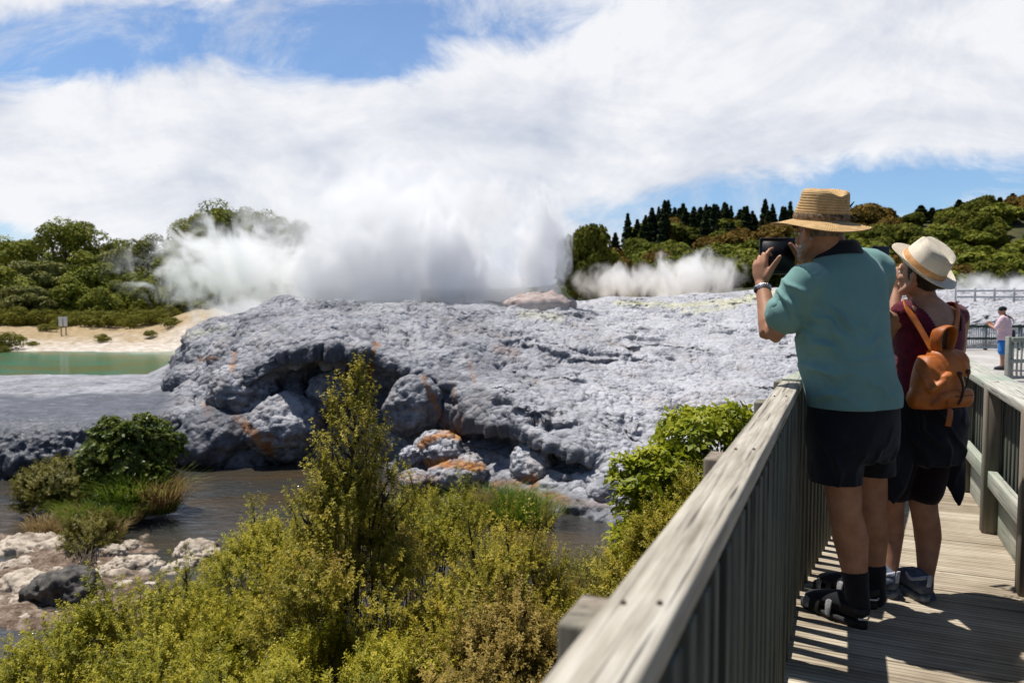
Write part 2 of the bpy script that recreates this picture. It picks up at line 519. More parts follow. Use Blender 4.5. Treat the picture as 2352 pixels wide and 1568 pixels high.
# ------------------------------------------------------------------ the sinter terrace
RUST = [  # streaks of orange deposit: photo polyline, half width, strength
    ([(862, 792), (850, 850), (838, 905)], 9, 1), ([(540, 812), (532, 855)], 8, .9), ([(972, 868), (1000, 930), (1026, 985)], 8, 1),
    ([(548, 958), (585, 1000), (615, 1030)], 15, 1), ([(970, 1018), (1005, 1000), (1055, 998)], 14, 1), ([(985, 1062), (1050, 1066), (1105, 1072)], 15, 1),
    ([(1130, 1118), (1220, 1100), (1225, 1125)], 15, .9), ([(1180, 1128), (1250, 1140), (1300, 1150)], 15, 1), ([(470, 930), (486, 965)], 7, .6),
    ([(460, 826), (500, 822)], 5, .8), ([(1058, 960), (1062, 1000)], 9, .8), ([(1040, 870), (1050, 960)], 7, .45), ([(890, 960), (884, 1040)], 7, .5),
    ([(735, 960), (750, 1000)], 14, .5), ([(800, 840), (805, 900)], 6, .35), ([(1140, 800), (1180, 812)], 16, .3), ([(1080, 830), (1090, 880)], 8, .3),
    ([(910, 1095), (1000, 1100)], 16, .4), ([(1300, 1150), (1390, 1160)], 14, .35), ([(620, 1000), (625, 1045)], 9, .8)]
SULPH = [([(1420, 694), (1560, 702), (1700, 690), (1790, 668)], 7, .9), ([(1200, 722), (1290, 728)], 12, .5), ([(1570, 715), (1650, 708), (1730, 690)], 6, .7),
         ([(430, 770), (520, 752)], 10, .5)]
def stain(P, curves):
    q = uv_of(P); o = np.zeros(len(P))
    jit = nz(P * 2.3, 3) * 9
    for pl, w, st in curves:
        pl = np.array(pl, float); d = np.full(len(P), 1e9)
        for a, b in zip(pl[:-1], pl[1:]):
            ab = b - a; t = np.clip(((q - a) @ ab) / (ab @ ab), 0, 1)
            d = np.minimum(d, np.linalg.norm(q - (a + t[:, None] * ab), axis=1))
        o = np.maximum(o, st * (1 - sstep(w * .45, w * 1.5, d * 1.35 + jit)))
    return o
def put_attr(me, name, val):
    a = me.attributes.new(name, 'FLOAT', 'POINT'); a.data.foreach_set("value", np.asarray(val, np.float32))
def sinter_mat(name, wet=0.0):
    t = NT(name)
    a = t.noise(.55, 7, .62); b = t.noise(3.2, 6, .65)
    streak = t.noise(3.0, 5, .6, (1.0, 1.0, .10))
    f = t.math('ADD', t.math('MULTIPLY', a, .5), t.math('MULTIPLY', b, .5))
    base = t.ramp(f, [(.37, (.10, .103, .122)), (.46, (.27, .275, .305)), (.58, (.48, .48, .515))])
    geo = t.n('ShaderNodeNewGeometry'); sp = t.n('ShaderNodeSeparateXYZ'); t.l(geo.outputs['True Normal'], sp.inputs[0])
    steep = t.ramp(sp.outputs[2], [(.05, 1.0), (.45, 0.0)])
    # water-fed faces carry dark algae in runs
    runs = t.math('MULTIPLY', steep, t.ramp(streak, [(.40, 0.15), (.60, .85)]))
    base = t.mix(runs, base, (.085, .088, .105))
    wh = t.ramp(t.noise(1.1, 6, .6, (1, 1, 3), off=(9, 2, 4)), [(.50, 0.0), (.66, .65)])
    base = t.mix(wh, base, (.60, .595, .62))
    base = t.mix(t.math('MULTIPLY', t.attr('pale').outputs['Fac'], .40), base, (.56, .555, .585))
    base = t.mix(t.ramp(t.noise(.8, 6, .65, (1, 1, .6), off=(13, 5, 8)), [(.54, 0.0), (.68, .55)]), base, (.40, .345, .30))
    base = t.mix(t.ramp(t.noise(1.6, 6, .7, (1, 1, .35), off=(3, 15, 8)), [(.56, 0.0), (.66, .55)]), base, (.10, .105, .12))
    r = t.attr('rust'); rv = t.math('MULTIPLY', r.outputs['Fac'], t.ramp(t.noise(5, 4, .6), [(.25, .55), (.6, 1.0)]))
    rc = t.ramp(b, [(.3, (.26, .085, .014)), (.55, (.46, .19, .035)), (.75, (.62, .38, .14))])
    base = t.mix(rv, base, rc)
    s = t.attr('sulphur'); base = t.mix(t.math('MULTIPLY', s.outputs['Fac'], b), base, (.66, .64, .30))
    d = t.attr('wet')
    wetness = d.outputs['Fac']
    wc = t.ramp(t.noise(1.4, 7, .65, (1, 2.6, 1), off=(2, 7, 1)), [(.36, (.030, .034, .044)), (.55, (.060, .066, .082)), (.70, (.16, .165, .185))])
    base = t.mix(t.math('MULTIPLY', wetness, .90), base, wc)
    vo = t.n('ShaderNodeTexVoronoi'); vo.inputs['Scale'].default_value = 6.5; t.l(t.tc.outputs['Object'], vo.inputs['Vector'])
    h = t.math('SUBTRACT', t.math('ADD', t.noise(5, 6, .7), t.math('MULTIPLY', t.noise(17, 5, .7), .5)), t.math('MULTIPLY', t.math('MULTIPLY', vo.outputs['Distance'], vo.outputs['Distance']), 1.4))
    wd = t.attr('wet').outputs['Fac']
    bn = t.bump(h, .85, .13); t.val(bn.node.inputs['Strength'], t.math('SUBTRACT', .75, t.math('MULTIPLY', wd, .42)))
    ro = t.math('SUBTRACT', .88, t.math('MULTIPLY', wetness, .52))
    return t.set(base, ro, t.math('SUBTRACT', .38, t.math('MULTIPLY', wetness, .20)))
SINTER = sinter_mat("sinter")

COLS = {
 -220: [(1110, 0), (1062, 18.3), (1005, 18.8), (962, 19.8), (925, 22.4), (898, 24.6), (880, 26.4), (866, 28.7)],
 0: [(1105, 0), (1058, 18.4), (1002, 18.9), (960, 19.9), (925, 22.4), (898, 24.6), (880, 26.4), (866, 28.7)],
 120: [(1096, 0), (1050, 18.7), (996, 19.2), (956, 20.1), (923, 22.4), (898, 24.6), (880, 26.4), (866, 28.7)],
 240: [(1080, 0), (1022, 19.1), (978, 19.4), (946, 20.5), (918, 22.6), (898, 24.6), (880, 26.4), (866, 28.7)],
 340: [(1072, 0), (1012, 19.6), (968, 19.9), (940, 20.9), (914, 22.8), (898, 24.6), (874, 26.4), (862, 28.7)],
 400: [(1068, 0), (1000, 20.4), (955, 20.8), (926, 22.0), (900, 24), (872, 26), (846, 28), (832, 30)],
 450: [(1068, 0), (1010, 20.3), (962, 20.7), (935, 22.0), (880, 23.6), (826, 25.0), (785, 27.0), (768, 29.6)],
 500: [(1068, 0), (1010, 20.9), (955, 21.2), (922, 21.4), (862, 23.0), (800, 25.0), (762, 27.4), (750, 30)],
 560: [(1070, 0), (1005, 20.9), (940, 20.8), (885, 20.6), (840, 21.4), (788, 24.6), (752, 27.4), (738, 30)],
 640: [(1062, 0), (985, 21.2), (910, 21.1), (838, 20.3), (800, 21.0), (757, 24.8), (726, 28.4), (711, 31)],
 740: [(1055, 0), (970, 21.5), (895, 21.3), (826, 20.3), (790, 21.0), (745, 25.2), (719, 29), (707, 32)],
 850: [(1062, 0), (970, 21.3), (895, 21.2), (830, 20.4), (794, 21.2), (750, 25.8), (718, 29.5), (706, 33)],
 950: [(1085, 0), (995, 20.4), (915, 20.6), (852, 20.1), (805, 22.2), (757, 26.3), (720, 30), (706, 34)],
 1060: [(1110, 0), (1015, 19.2), (945, 19.3), (876, 20.2), (812, 23.3), (760, 27.4), (722, 31), (704, 35)],
 1200: [(1145, 0), (1060, 17.6), (985, 17.4), (905, 20.1), (827, 23.6), (767, 28), (724, 32), (699, 36)],
 1320: [(1180, 0), (1100, 16.5), (1030, 16.5), (915, 20.3), (832, 24.3), (770, 29), (722, 33.5), (695, 38)],
 1450: [(1200, 0), (1105, 15.7), (1010, 17.8), (917, 20.8), (837, 25), (770, 30), (717, 36), (685, 42)],
 1600: [(1210, 0), (1105, 15.7), (1010, 17.8), (912, 21.2), (827, 26.3), (762, 32), (710, 39), (677, 46)],
 1800: [(1190, 0), (1075, 16.4), (980, 19.3), (892, 22.8), (812, 28), (747, 34), (702, 41), (667, 48)],
 2050: [(1060, 0), (990, 20), (920, 23), (850, 26), (787, 30), (737, 36), (697, 43), (665, 50)],
 2200: [(812, 29.6), (790, 31), (765, 32.5), (745, 34), (728, 37), (706, 42), (688, 47), (667, 53)],
 2330: [(806, 30.4), (778, 31.6), (756, 33), (740, 34.6), (724, 37.5), (704, 43), (686, 48), (668, 54)],
 2640: [(806, 30.4), (778, 31.6), (756, 33), (740, 34.6), (724, 37.5), (704, 43), (686, 48), (668, 54)]}
def build_terrace():
    us = np.array(sorted(COLS)); K = 8
    ctrl = np.zeros((len(us), K, 3))
    for i, u in enumerate(us):
        for k, (v, d) in enumerate(COLS[u]):
            if d == 0: d = (EYE - ZW) * 1746 / (v - 688)
            ctrl[i, k] = at(u, v, d)
    back = ctrl[:, -1] * np.array([1.14, 1.14, 1]) - np.array([0, 0, .5])
    back2 = ctrl[:, -1] * np.array([1.25, 1.25, 1]) - np.array([0, 0, 2.6])
    foot = ctrl[:, 0] * np.array([.985, .985, 1]) - np.array([0, 0, .55])
    ctrl = np.concatenate([foot[:, None], ctrl, back[:, None], back2[:, None]], 1); K = ctrl.shape[1]
    uu = np.arange(-220, 2641, 5.0)
    tt = np.linspace(0, K - 1, 300)
    # denser rows on the near half
    tt = (K - 1) * (np.linspace(0, 1, 300) ** 1.05)
    A = np.zeros((len(uu), K, 3))
    iu = np.clip(np.searchsorted(us, uu) - 1, 0, len(us) - 2)
    fu = (uu - us[iu]) / (us[iu + 1] - us[iu]); fu = fu * fu * (3 - 2 * fu) * .6 + fu * .4
    A = ctrl[iu] * (1 - fu)[:, None, None] + ctrl[iu + 1] * fu[:, None, None]
    ik = np.clip(tt.astype(int), 0, K - 2); ft = tt - ik
    p0 = A[:, np.clip(ik - 1, 0, K - 1)]; p1 = A[:, ik]; p2 = A[:, ik + 1]; p3 = A[:, np.clip(ik + 2, 0, K - 1)]
    t = ft[None, :, None]
    G = .5 * (2 * p1 + (p2 - p0) * t + (2 * p0 - 5 * p1 + 4 * p2 - p3) * t ** 2 + (3 * p1 - p0 - 3 * p2 + p3) * t ** 3)
    nu, ntt = G.shape[:2]
    du = np.gradient(G, axis=0); dt = np.gradient(G, axis=1)
    Nn = np.cross(du, dt); Nn /= np.linalg.norm(Nn, axis=2, keepdims=True) + 1e-9
    P = G.reshape(-1, 3); Nn = Nn.reshape(-1, 3)
    Nn[Nn[:, 2] < -.2] *= -1
    U = np.repeat(uu, ntt); T = np.tile(tt, nu)
    apron = (1 - sstep(360, 440, U))                        # smooth wet mud shelf at the left
    right = sstep(1050, 1500, U)
    big = nz(P * .30 + 7, 4, 1.0)
    Q = P + .35 * np.stack([nz(P * .9 + 31, 3), nz(P * .9 + 57, 3), nz(P * .9 + 83, 3)], 1)
    def dome(q, k): return np.sqrt(np.clip(1 - (vor(q) / k) ** 2, 0, 1)) - .6
    lump1 = dome(Q * np.array([.55, .55, .7]) + 3.1, .95)
    lump2 = dome(Q * 1.35 + 9.2, .85)
    lump3 = dome(Q * 3.1 + 1.7, .85)
    patchy = .25 + .75 * sstep(-.25, .35, nz(P * .28 + 12, 3))
    fine = nz(P * 2.0, 6, .8)
    steep = 1 - sstep(.25, .75, np.abs(Nn[:, 2]))
    flute = 1.3 * np.abs(nz(P * np.array([2.4, 2.4, .16]) + 4, 4, .9)) - .25
    calm = 1 - .93 * apron
    fade = sstep(0, .5, T) * (1 - sstep(8.5, 9, T)) 
    topflat = 1 - .55 * sstep(7, 8, T)
    rt = 1 - .45 * right
    h = big * .34 * calm * rt + (lump1 * .46 * rt + (lump2 * .40 * (.4 + .6 * patchy) * rt + lump3 * (.16 + .12 * (1 - right)) * patchy * rt) * (1 - .7 * steep)) * calm * topflat + fine * .09 * calm * topflat * rt + flute * .42 * steep * (.35 + .65 * calm)
    h = h + apron * (sstep(3.6, 2.6, T) * (lump1 * .26 + lump2 * .12 + flute * .20 + lump3 * .05 + fine * .04) + fine * .015)
    P = P + Nn * (h * fade)[:, None]
    # sinter ledges on the right: level treads, short dripping risers
    HS = .38 + .12 * nz(P * .15 + 5, 2)
    dT = dt.reshape(-1, 3); slope = np.clip(dT[:, 2] / (np.hypot(dT[:, 0], dT[:, 1]) + 1e-6), .12, 3)
    zz = P[:, 2] + .50 * nz(P * .26 + 2, 3) + .10 * nz(P * np.array([1.3, 1.3, .2]) + 8, 3) + .03 * nz(P * np.array([5, 5, .5]), 2)
    saw = (zz / HS) % 1.0
    off = np.minimum(HS / slope * .85, 1.15) * saw * (1 - sstep(.93, 1.0, saw))
    rgt = sstep(900, 1350, U)
    P[:, 1] -= rgt * fade * off * .55 * (.25 + .75 * sstep(-.2, .25, nz(P * .33 + 15, 2)))
    i, j = np.meshgrid(np.arange(nu - 1), np.arange(ntt - 1), indexing='ij')
    a = (i * ntt + j).ravel()
    F = np.stack([a, a + ntt, a + ntt + 1, a + 1], 1)
    me = np_mesh("sinter_terrace", P, F); smooth(me)
    put_attr(me, 'rust', stain(P, RUST)); put_attr(me, 'sulphur', stain(P, SULPH))
    wet = apron * (.97 + .03 * steep) * (1 - .95 * sstep(5.4, 6.1, T + .5 * nz(P * .5, 3))) + (1 - apron) * (1 - sstep(.9, 1.7, T)) * .8
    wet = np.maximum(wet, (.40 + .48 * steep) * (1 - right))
    put_attr(me, 'wet', wet); put_attr(me, 'pale', sstep(1000, 1500, U + 160 * nz(P * .2, 3)) * (1 - .6 * steep))
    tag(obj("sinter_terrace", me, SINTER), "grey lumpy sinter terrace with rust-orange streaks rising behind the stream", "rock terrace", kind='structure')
build_terrace()

def rock_mesh(name, c, r, seed, rot=0.0, lump=1.0, flat=0.0, wet=0.0, sub=5, rust=True):
    bm = bmesh.new(); bmesh.ops.create_icosphere(bm, subdivisions=sub, radius=1.0)
    V = np.array([v.co[:] for v in bm.verts]); F = np.array([[v.index for v in f.verts] for f in bm.faces]); bm.free()
    r = np.array(r); s = V * r
    cs, sn = math.cos(rot), math.sin(rot)
    s = np.stack([s[:, 0] * cs - s[:, 1] * sn, s[:, 0] * sn + s[:, 1] * cs, s[:, 2]], 1)
    n = V / r; n = np.stack([n[:, 0] * cs - n[:, 1] * sn, n[:, 0] * sn + n[:, 1] * cs, n[:, 2]], 1)
    n /= np.linalg.norm(n, axis=1, keepdims=True)
    m = r.mean(); q = s / m + seed * 3.7
    side = 1 - np.abs(n[:, 2])
    dm = lambda z, k: np.sqrt(np.clip(1 - (vor(z) / k) ** 2, 0, 1)) - .6
    h = nz(q * 1.1, 5, .9) * .20 + dm(q * 1.35, .9) * .25 * lump + dm(q * 3.4, .85) * .17 * lump + nz(q * 4, 4, .8) * .06 * lump + nz(q * np.array([5, 5, .6]), 3) * .06 * side * lump
    P = s + n * (h * m)[:, None] + np.array(c)
    me = np_mesh(name, P, F); smooth(me)
    put_attr(me, 'rust', stain(P, RUST) if rust else np.zeros(len(P)))
    put_attr(me, 'sulphur', np.zeros(len(P)))
    put_attr(me, 'wet', np.clip(np.full(len(P), float(wet)) + .5 * (1 - sstep(-.2, .5, (P[:, 2] - ZW))), 0, 1))
    return me
BOUL = [  # u, v of centre, distance, radii, seed, lump, wet, label
    (505, 1008, 20.3, (1.22, 1.0, .78), 1, .55, .85, "smooth dark wet mud dome beside the stream left of the orange gully"),
    (655, 985, 20.6, (1.12, .9, .82), 2, .9, .25, "big rounded grey boulder right of the orange gully at the stream edge"),
    (560, 905, 21.3, (.95, .8, .72), 3, 1.1, .15, "knobbly pale grey boulder above the orange gully"),
    (755, 900, 21.0, (.50, .45, .55), 4, 1.1, .2, "fluted grey knob standing against the dark cliff face"),
    (680, 905, 21.3, (.28, .26, .36), 5, .8, .3, "small egg shaped grey knob left of the fluted knob"),
    (965, 935, 19.9, (.92, .70, .80), 6, .9, .45, "dark streaked cave boulder with an orange water run"),
    (1100, 900, 20.6, (.72, .6, .42), 7, .8, .2, "flat topped grey block hung with drips right of the cave boulder"),
    (1010, 1035, 18.6, (.62, .5, .42), 8, .8, 0, "pale boulder coated orange below the cave boulder"),
    (945, 1048, 18.4, (.25, .22, .24), 9, 1, 0, "small white crusted rock left of the orange coated boulder"),
    (1050, 1092, 17.3, (.72, .45, .26), 10, 1.1, .1, "low grey and orange slab at the water in front of the cliff"),
    (1225, 1075, 17.2, (.55, .45, .50), 11, 1.2, .1, "brown grey knobbly rock left of the white topped boulder"),
    (1325, 1148, 16.0, (.36, .33, .38), 12, .6, .1, "white topped rounded boulder at the right end of the stream"),
    (1395, 1150, 15.6, (.42, .38, .44), 13, 1.0, .3, "dripping grey boulder half hidden by the bright green shrub"),
    (1080, 1062, 17.9, (.30, .25, .20), 15, 1, 0, "small pale rock on the orange crust"),
    (950, 1100, 17.0, (.50, .32, .17), 16, 1, 0, "flat whitish rock at the water's edge beside the tall shrub"),
    (1290, 1010, 17.9, (.60, .5, .30), 17, 1.1, .0, "hunched grey lump low on the right of the terrace"),
    (440, 880, 24.2, (.80, .6, .50), 18, .7, .6, "dark wet boulder at the left end of the terrace"),
]
for (u, v, d, r, sd, lp, wt, lb) in BOUL:
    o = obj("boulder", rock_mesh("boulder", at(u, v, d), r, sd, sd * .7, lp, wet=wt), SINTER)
    tag(o, lb, "boulder", "boulders along the foot of the terrace")
mound = obj("geyser_mound", rock_mesh("geyser_mound", at(1236, 700, 33.5), (1.45, 1.2, .34), 21, 0, 1, rust=False),
            noisy("mound_rock", (.26, .20, .18), (.44, .37, .34), 2.2, .9, .6, 9))
tag(mound, "low pinkish brown rock mound below the tall water jet", "rock mound")

# pale rocks and gravel bar on the near side of the stream
PALE = noisy("pale_rock", (.15, .11, .075), (.47, .40, .32), 4.0, .85, .7, 12, bdist=.03, lo=.36, hi=.55)
DARKR = noisy("dark_rock", (.030, .028, .026), (.13, .115, .10), 5, .7, .7, 14, bdist=.03)
def gz(u, v, z=ZW):
    d = (EYE - z) * 1746 / (v - 688) if v > 690 else 50
    return at(u, v, d)
RK = [(80, 1262, (.62, .32, .14), "flat cream rock ledge at the left edge of the bar"), (30, 1305, (.36, .2, .10), "flat pale rock nearest the left edge"),
      (75, 1352, (.55, .26, .15), "long pale boulder beside the dark hollow rock"), (250, 1278, (.24, .2, .15), "rounded white rock below the olive shrub"),
      (300, 1262, (.16, .15, .13), "egg shaped cream stone right of the rounded white rock"), (300, 1302, (.36, .17, .14), "slanting cream slab between the white rocks"),
      (240, 1318, (.25, .14, .09), "small flat tan stone behind the front shrub"), (455, 1275, (.40, .26, .20), "largest pale boulder jutting into the stream"),
      (420, 1305, (.38, .16, .10), "tan slab in front of the largest pale boulder"), (125, 1318, (.14, .12, .10), "small brown stone between the ledges"),
      (25, 1390, (.32, .2, .08), "flat brown rock at the left edge above the sand"), (100, 1232, (.2, .14, .07), "thin grey stone below the grass clump"),
      (345, 1290, (.14, .12, .09), "little round tan stone in the shallow water")]
for k, (u, v, r, lb) in enumerate(RK):
    p = gz(u, v, ZW + r[2] * .35)
    o = obj("rock", rock_mesh("rock", p, r, 30 + k, k * 1.3, 1.6, sub=5, rust=False), PALE)
    tag(o, lb, "rock", "pale rocks on the stream bar")
o = obj("rock", rock_mesh("rock", gz(145, 1362, ZW + .12), (.46, .30, .27), 55, .4, 1.9, sub=5, rust=False), DARKR)
tag(o, "dark hollow rock under the olive shrub on the bar", "rock")
LS = [(u, v, r) for u, v, r in ((-10, 1275, .16), (150, 1290, .13), (195, 1268, .12), (20, 1340, .14), (50, 1395, .10), (170, 1330, .12), (275, 1320, .15), (330, 1320, .12), (365, 1300, .11), (395, 1322, .10),
      (130, 1415, .09), (65, 1420, .12), (200, 1425, .10), (10, 1430, .11), (285, 1345, .12), (350, 1345, .10), (110, 1275, .13), (480, 1262, .12), (500, 1285, .10), (225, 1300, .12), (160, 1440, .08), (95, 1448, .09))]
for k, (u, v, r) in enumerate(LS):
    o = obj("stone", rock_mesh("stone", gz(u, v, ZW + r * .3), (r * 1.35, r * .9, r * .55), 80 + k, k * 2.1, 1.0, sub=3, rust=False), PALE)
    tag(o, "small pale broken stone lying on the brown gravel bar", "stone", "small stones on the gravel bar")
def build_bar():
    us = np.linspace(-120, 560, 110); ds = np.linspace(8.6, 14.2, 90)
    D, Uu = np.meshgrid(ds, us, indexing='ij')
    x = (Uu - 1176) / 1746 * D; P = np.stack([x, D, np.zeros_like(x)], 2).reshape(-1, 3)
    u = Uu.ravel(); d = D.ravel()
    vv = 688 + (EYE - ZW) * 1746 / d
    n = nz(P * np.array([.9, .9, 0]) + 1.2, 5)
    body = sstep(600, 150, u + n * 160) * sstep(1490, 1440, vv + n * 30) * sstep(1225, 1262, vv + n * 20)
    hole = sstep(30, 80, u) * sstep(210, 150, u) * sstep(1372, 1390, vv) * sstep(1432, 1408, vv)
    isl = np.exp(-(((u - 235) / 110) ** 2 + ((vv - 1205) / 42) ** 2)) * .34
    led = np.abs(nz(P * np.array([.8, 2.0, 0]) + 6, 5))
    z = ZW - .13 + .17 * body + n * .09 + body * (.16 * np.clip(.30 - led, -.3, .3)) - .12 * hole + isl
    rim = sstep(0, 1, np.minimum.reduce([(u + 120) / 60 + n * 1.2, (560 - u) / 120 + n * 2.5, (d - 8.6) / .9 + n * 1.5, (14.2 - d) / .9 + n * 1.5]))
    P[:, 2] = (ZW - .25) * (1 - rim) + z * rim
    n1 = len(us); i, j = np.meshgrid(np.arange(len(ds) - 1), np.arange(n1 - 1), indexing='ij')
    a = (i * n1 + j).ravel()
    me = np_mesh("gravel_bar", P, np.stack([a, a + 1, a + n1 + 1, a + n1], 1)); smooth(me)
    t = NT("bar_gravel")
    f = t.noise(7, 7, .7); c = t.ramp(f, [(.36, (.085, .05, .028)), (.5, (.20, .135, .09)), (.68, (.42, .34, .27))])
    t.bump(t.math('ADD', t.noise(22, 5, .7), t.noise(6, 6, .7)), 1.0, .05); t.set(c, .75, .35)
    tag(obj("gravel_bar", me, t.m), kind='structure')
build_bar()
# ------------------------------------------------------------------ boardwalk and railings
def wood(name, c1, c2, c3, along, rough=.78, grain=1.0, green=None):
    """weathered timber, grain running along the given direction"""
    t = NT(name)
    rot = t.n('ShaderNodeMapping'); rot.vector_type = 'POINT'
    az = math.atan2(along.y, along.x) if along.z == 0 else None
    if az is not None: rot.inputs['Rotation'].default_value = (0, 0, -az); st = (.09, 1, 1)
    else: st = (1, 1, .09)
    t.l(t.tc.outputs['Object'], rot.inputs[0]); vec = rot.outputs[0]
    g = t.noise(62 * grain, 6, .62, (st[0] * .5, 1, st[2] * (1 if az is not None else .5)), vec=vec, dist=.25)
    b = t.noise(4, 4, .6, (st[0] * 5, 1, st[2] if az is not None else .3), vec=vec)
    cr = t.noise(95, 3, .5, (st[0] * .22, 1, st[2] * (1 if az is not None else .22)), vec=vec, dist=.3)
    c = t.ramp(t.math('ADD', t.math('MULTIPLY', g, .68), t.math('MULTIPLY', b, .32)), [(.34, c1), (.5, c2), (.66, c3)])
    crack = t.ramp(cr, [(.34, 1.0), (.40, 0.0)])
    c = t.mix(t.math('MULTIPLY', crack, .8), c, (.03, .028, .024))
    kn = t.n('ShaderNodeTexVoronoi'); kn.inputs['Scale'].default_value = 5.5
    mp = t.n('ShaderNodeMapping'); mp.inputs['Scale'].default_value = (.42, 1, .42) if az is not None else (1, 1, .42)
    t.l(vec, mp.inputs[0]); t.l(mp.outputs[0], kn.inputs['Vector'])
    c = t.mix(t.ramp(kn.outputs['Distance'], [(.035, .8), (.075, 0.0)]), c, (.05, .042, .035))
    if green: c = t.mix(t.ramp(t.noise(1.6, 4, .6), [(.42, 0.0), (.62, .7)]), c, green)
    t.bump(t.math('ADD', g, t.math('MULTIPLY', cr, 1.0)), .5, .004)
    return t.set(c, rough, .25)
CAPW = wood("rail_cap_timber", (.14, .12, .09), (.36, .325, .265), (.55, .515, .44), UD)
SLATW = wood("slat_timber", (.040, .042, .034), (.105, .105, .083), (.20, .19, .15), UP, green=(.075, .095, .075))
POSTW = wood("post_timber", (.13, .10, .075), (.23, .19, .145), (.34, .29, .23), UP, green=(.10, .115, .09))
RAILW = wood("old_rail_timber", (.24, .235, .20), (.40, .39, .335), (.54, .53, .46), UD, green=(.27, .32, .25))

def build_deck():
    t = NT("deck_boards")
    rot = t.n('ShaderNodeMapping'); rot.inputs['Rotation'].default_value = (0, 0, TH)
    t.l(t.tc.outputs['Object'], rot.inputs[0]); vec = rot.outputs[0]
    w = t.n('ShaderNodeTexWave'); w.wave_type = 'BANDS'; w.bands_direction = 'Y'; w.inputs['Scale'].default_value = 11.2
    w.inputs['Distortion'].default_value = .25; w.inputs['Detail'].default_value = 2; w.inputs['Detail Scale'].default_value = 3
    t.l(vec, w.inputs['Vector'])
    g = t.noise(30, 6, .65, (.06, 1, 1), vec=vec); big = t.noise(2.4, 5, .6, vec=vec)
    sep = t.n('ShaderNodeSeparateXYZ'); t.l(vec, sep.inputs[0])
    bi = t.math('FLOOR', t.math('DIVIDE', sep.outputs[1], .145))
    wn = t.n('ShaderNodeTexWhiteNoise'); wn.noise_dimensions = '1D'; t.l(bi, wn.inputs['W'])
    f = t.math('ADD', t.math('ADD', t.math('MULTIPLY', g, .45), t.math('MULTIPLY', big, .4)), t.math('MULTIPLY', wn.outputs[0], .16))
    c = t.ramp(f, [(.36, (.22, .175, .12)), (.50, (.39, .33, .245)), (.66, (.55, .49, .385))])
    groove = t.ramp(w.outputs[0], [(.06, 1.0), (.20, 0.0)])
    c = t.mix(t.math('MULTIPLY', groove, .55), c, (.07, .055, .04))
    litter = t.ramp(t.noise(9, 6, .7, off=(4, 4, 0)), [(.62, 0.0), (.70, .6)])
    c = t.mix(litter, c, (.25, .15, .06))
    t.bump(t.math('SUBTRACT', t.math('MULTIPLY', g, .5), groove), .6, .004)
    t.set(c, .8, .25)
    mb = MB(); y = -1.5; k = 0
    while y < 9.5:
        jx = RNG.uniform(-.012, .012)
        mb.box(bw(.31 + jx, y + .07, -.022 + RNG.uniform(-.0015, .0015)), VD * .57, UD * .0695, UP * .022, .004)
        y += .145; k += 1
    # bearers under the boards
    for x in (-.12, .31, .74): mb.box(bw(x, 4, -.13), VD * .04, UD * 5.5, UP * .085)
    tag(mb.build("boardwalk_deck", t.m), kind='structure')
build_deck()

# left railing
lr = thing("timber_railing", "near grey timber railing with wide handrail and close vertical slats, left of the deck", "railing", bw(-.21, 1.5, 0))
CX, CW = -.2135, .0425
mb = MB(); mb.box(bw(CX, 1.50, .9775), VD * CW, UD * 2.06, UP * .0225, .005)
mb.build("handrail", CAPW, lr)
for y in (-.18, .87, 1.88, 2.97):
    for q in (-.020, .020):
        m_ = MB(); m_.add(*tube([bw(CX + q, y + q * .4, .9995), bw(CX + q, y + q * .4, 1.0012)], [.0042, .0038], 12)); m_.build("screw_head", noisy("rusty_steel", (.03, .02, .015), (.10, .06, .04), 60, .6, .1) if "rusty_steel" not in bpy.data.materials else bpy.data.materials["rusty_steel"], lr)
y = -.42
while y < 3.55:
    m_ = MB(); w = .024 + RNG.uniform(-.002, .002)
    m_.box(bw(-.190 + RNG.uniform(-.003, .003), y, .44), VD * .021, UD * w, UP * .512, .003)
    m_.build("slat", SLATW, lr); y += .1065
mb = MB(); mb.box(bw(-.236, 1.5, .90), VD * .024, UD * 2.05, UP * .045, .003); mb.build("upper_rail", SLATW, lr)
mb = MB(); mb.box(bw(-.236, 1.5, .10), VD * .024, UD * 2.05, UP * .06, .003); mb.build("lower_rail", SLATW, lr)
for y in (-.18, .87, 1.88, 2.97):
    m_ = MB(); m_.box(bw(-.279, y, .0), VD * .024, UD * .05, UP * .982, .006)
    m_.build("post", POSTW, lr)
# the next section, turning away to the right behind the two walkers
T2 = TH + R(7); U2 = Vector((math.sin(T2), math.cos(T2), 0)); V2 = Vector((math.cos(T2), -math.sin(T2), 0))
o2 = bw(CX, 3.60, 0)
lr2 = thing("timber_railing", "next section of grey handrail continuing past the man's waist", "railing", o2 + U2 * 1.5)
mb = MB(); mb.box(o2 + U2 * 1.2 + UP * .985, V2 * CW, U2 * 1.2, UP * .0225, .005); mb.build("handrail", RAILW, lr2)
for k in range(22):
    m_ = MB(); m_.box(o2 + U2 * (.06 + k * .1065) + V2 * .02 + UP * .44, V2 * .021, U2 * .024, UP * .515, .003); m_.build("slat", SLATW, lr2)
for k in (0.25, 1.3, 2.3):
    m_ = MB(); m_.box(o2 + U2 * k - V2 * .083, V2 * .036, U2 * .05, UP * .97, .006); m_.build("post", POSTW, lr2)

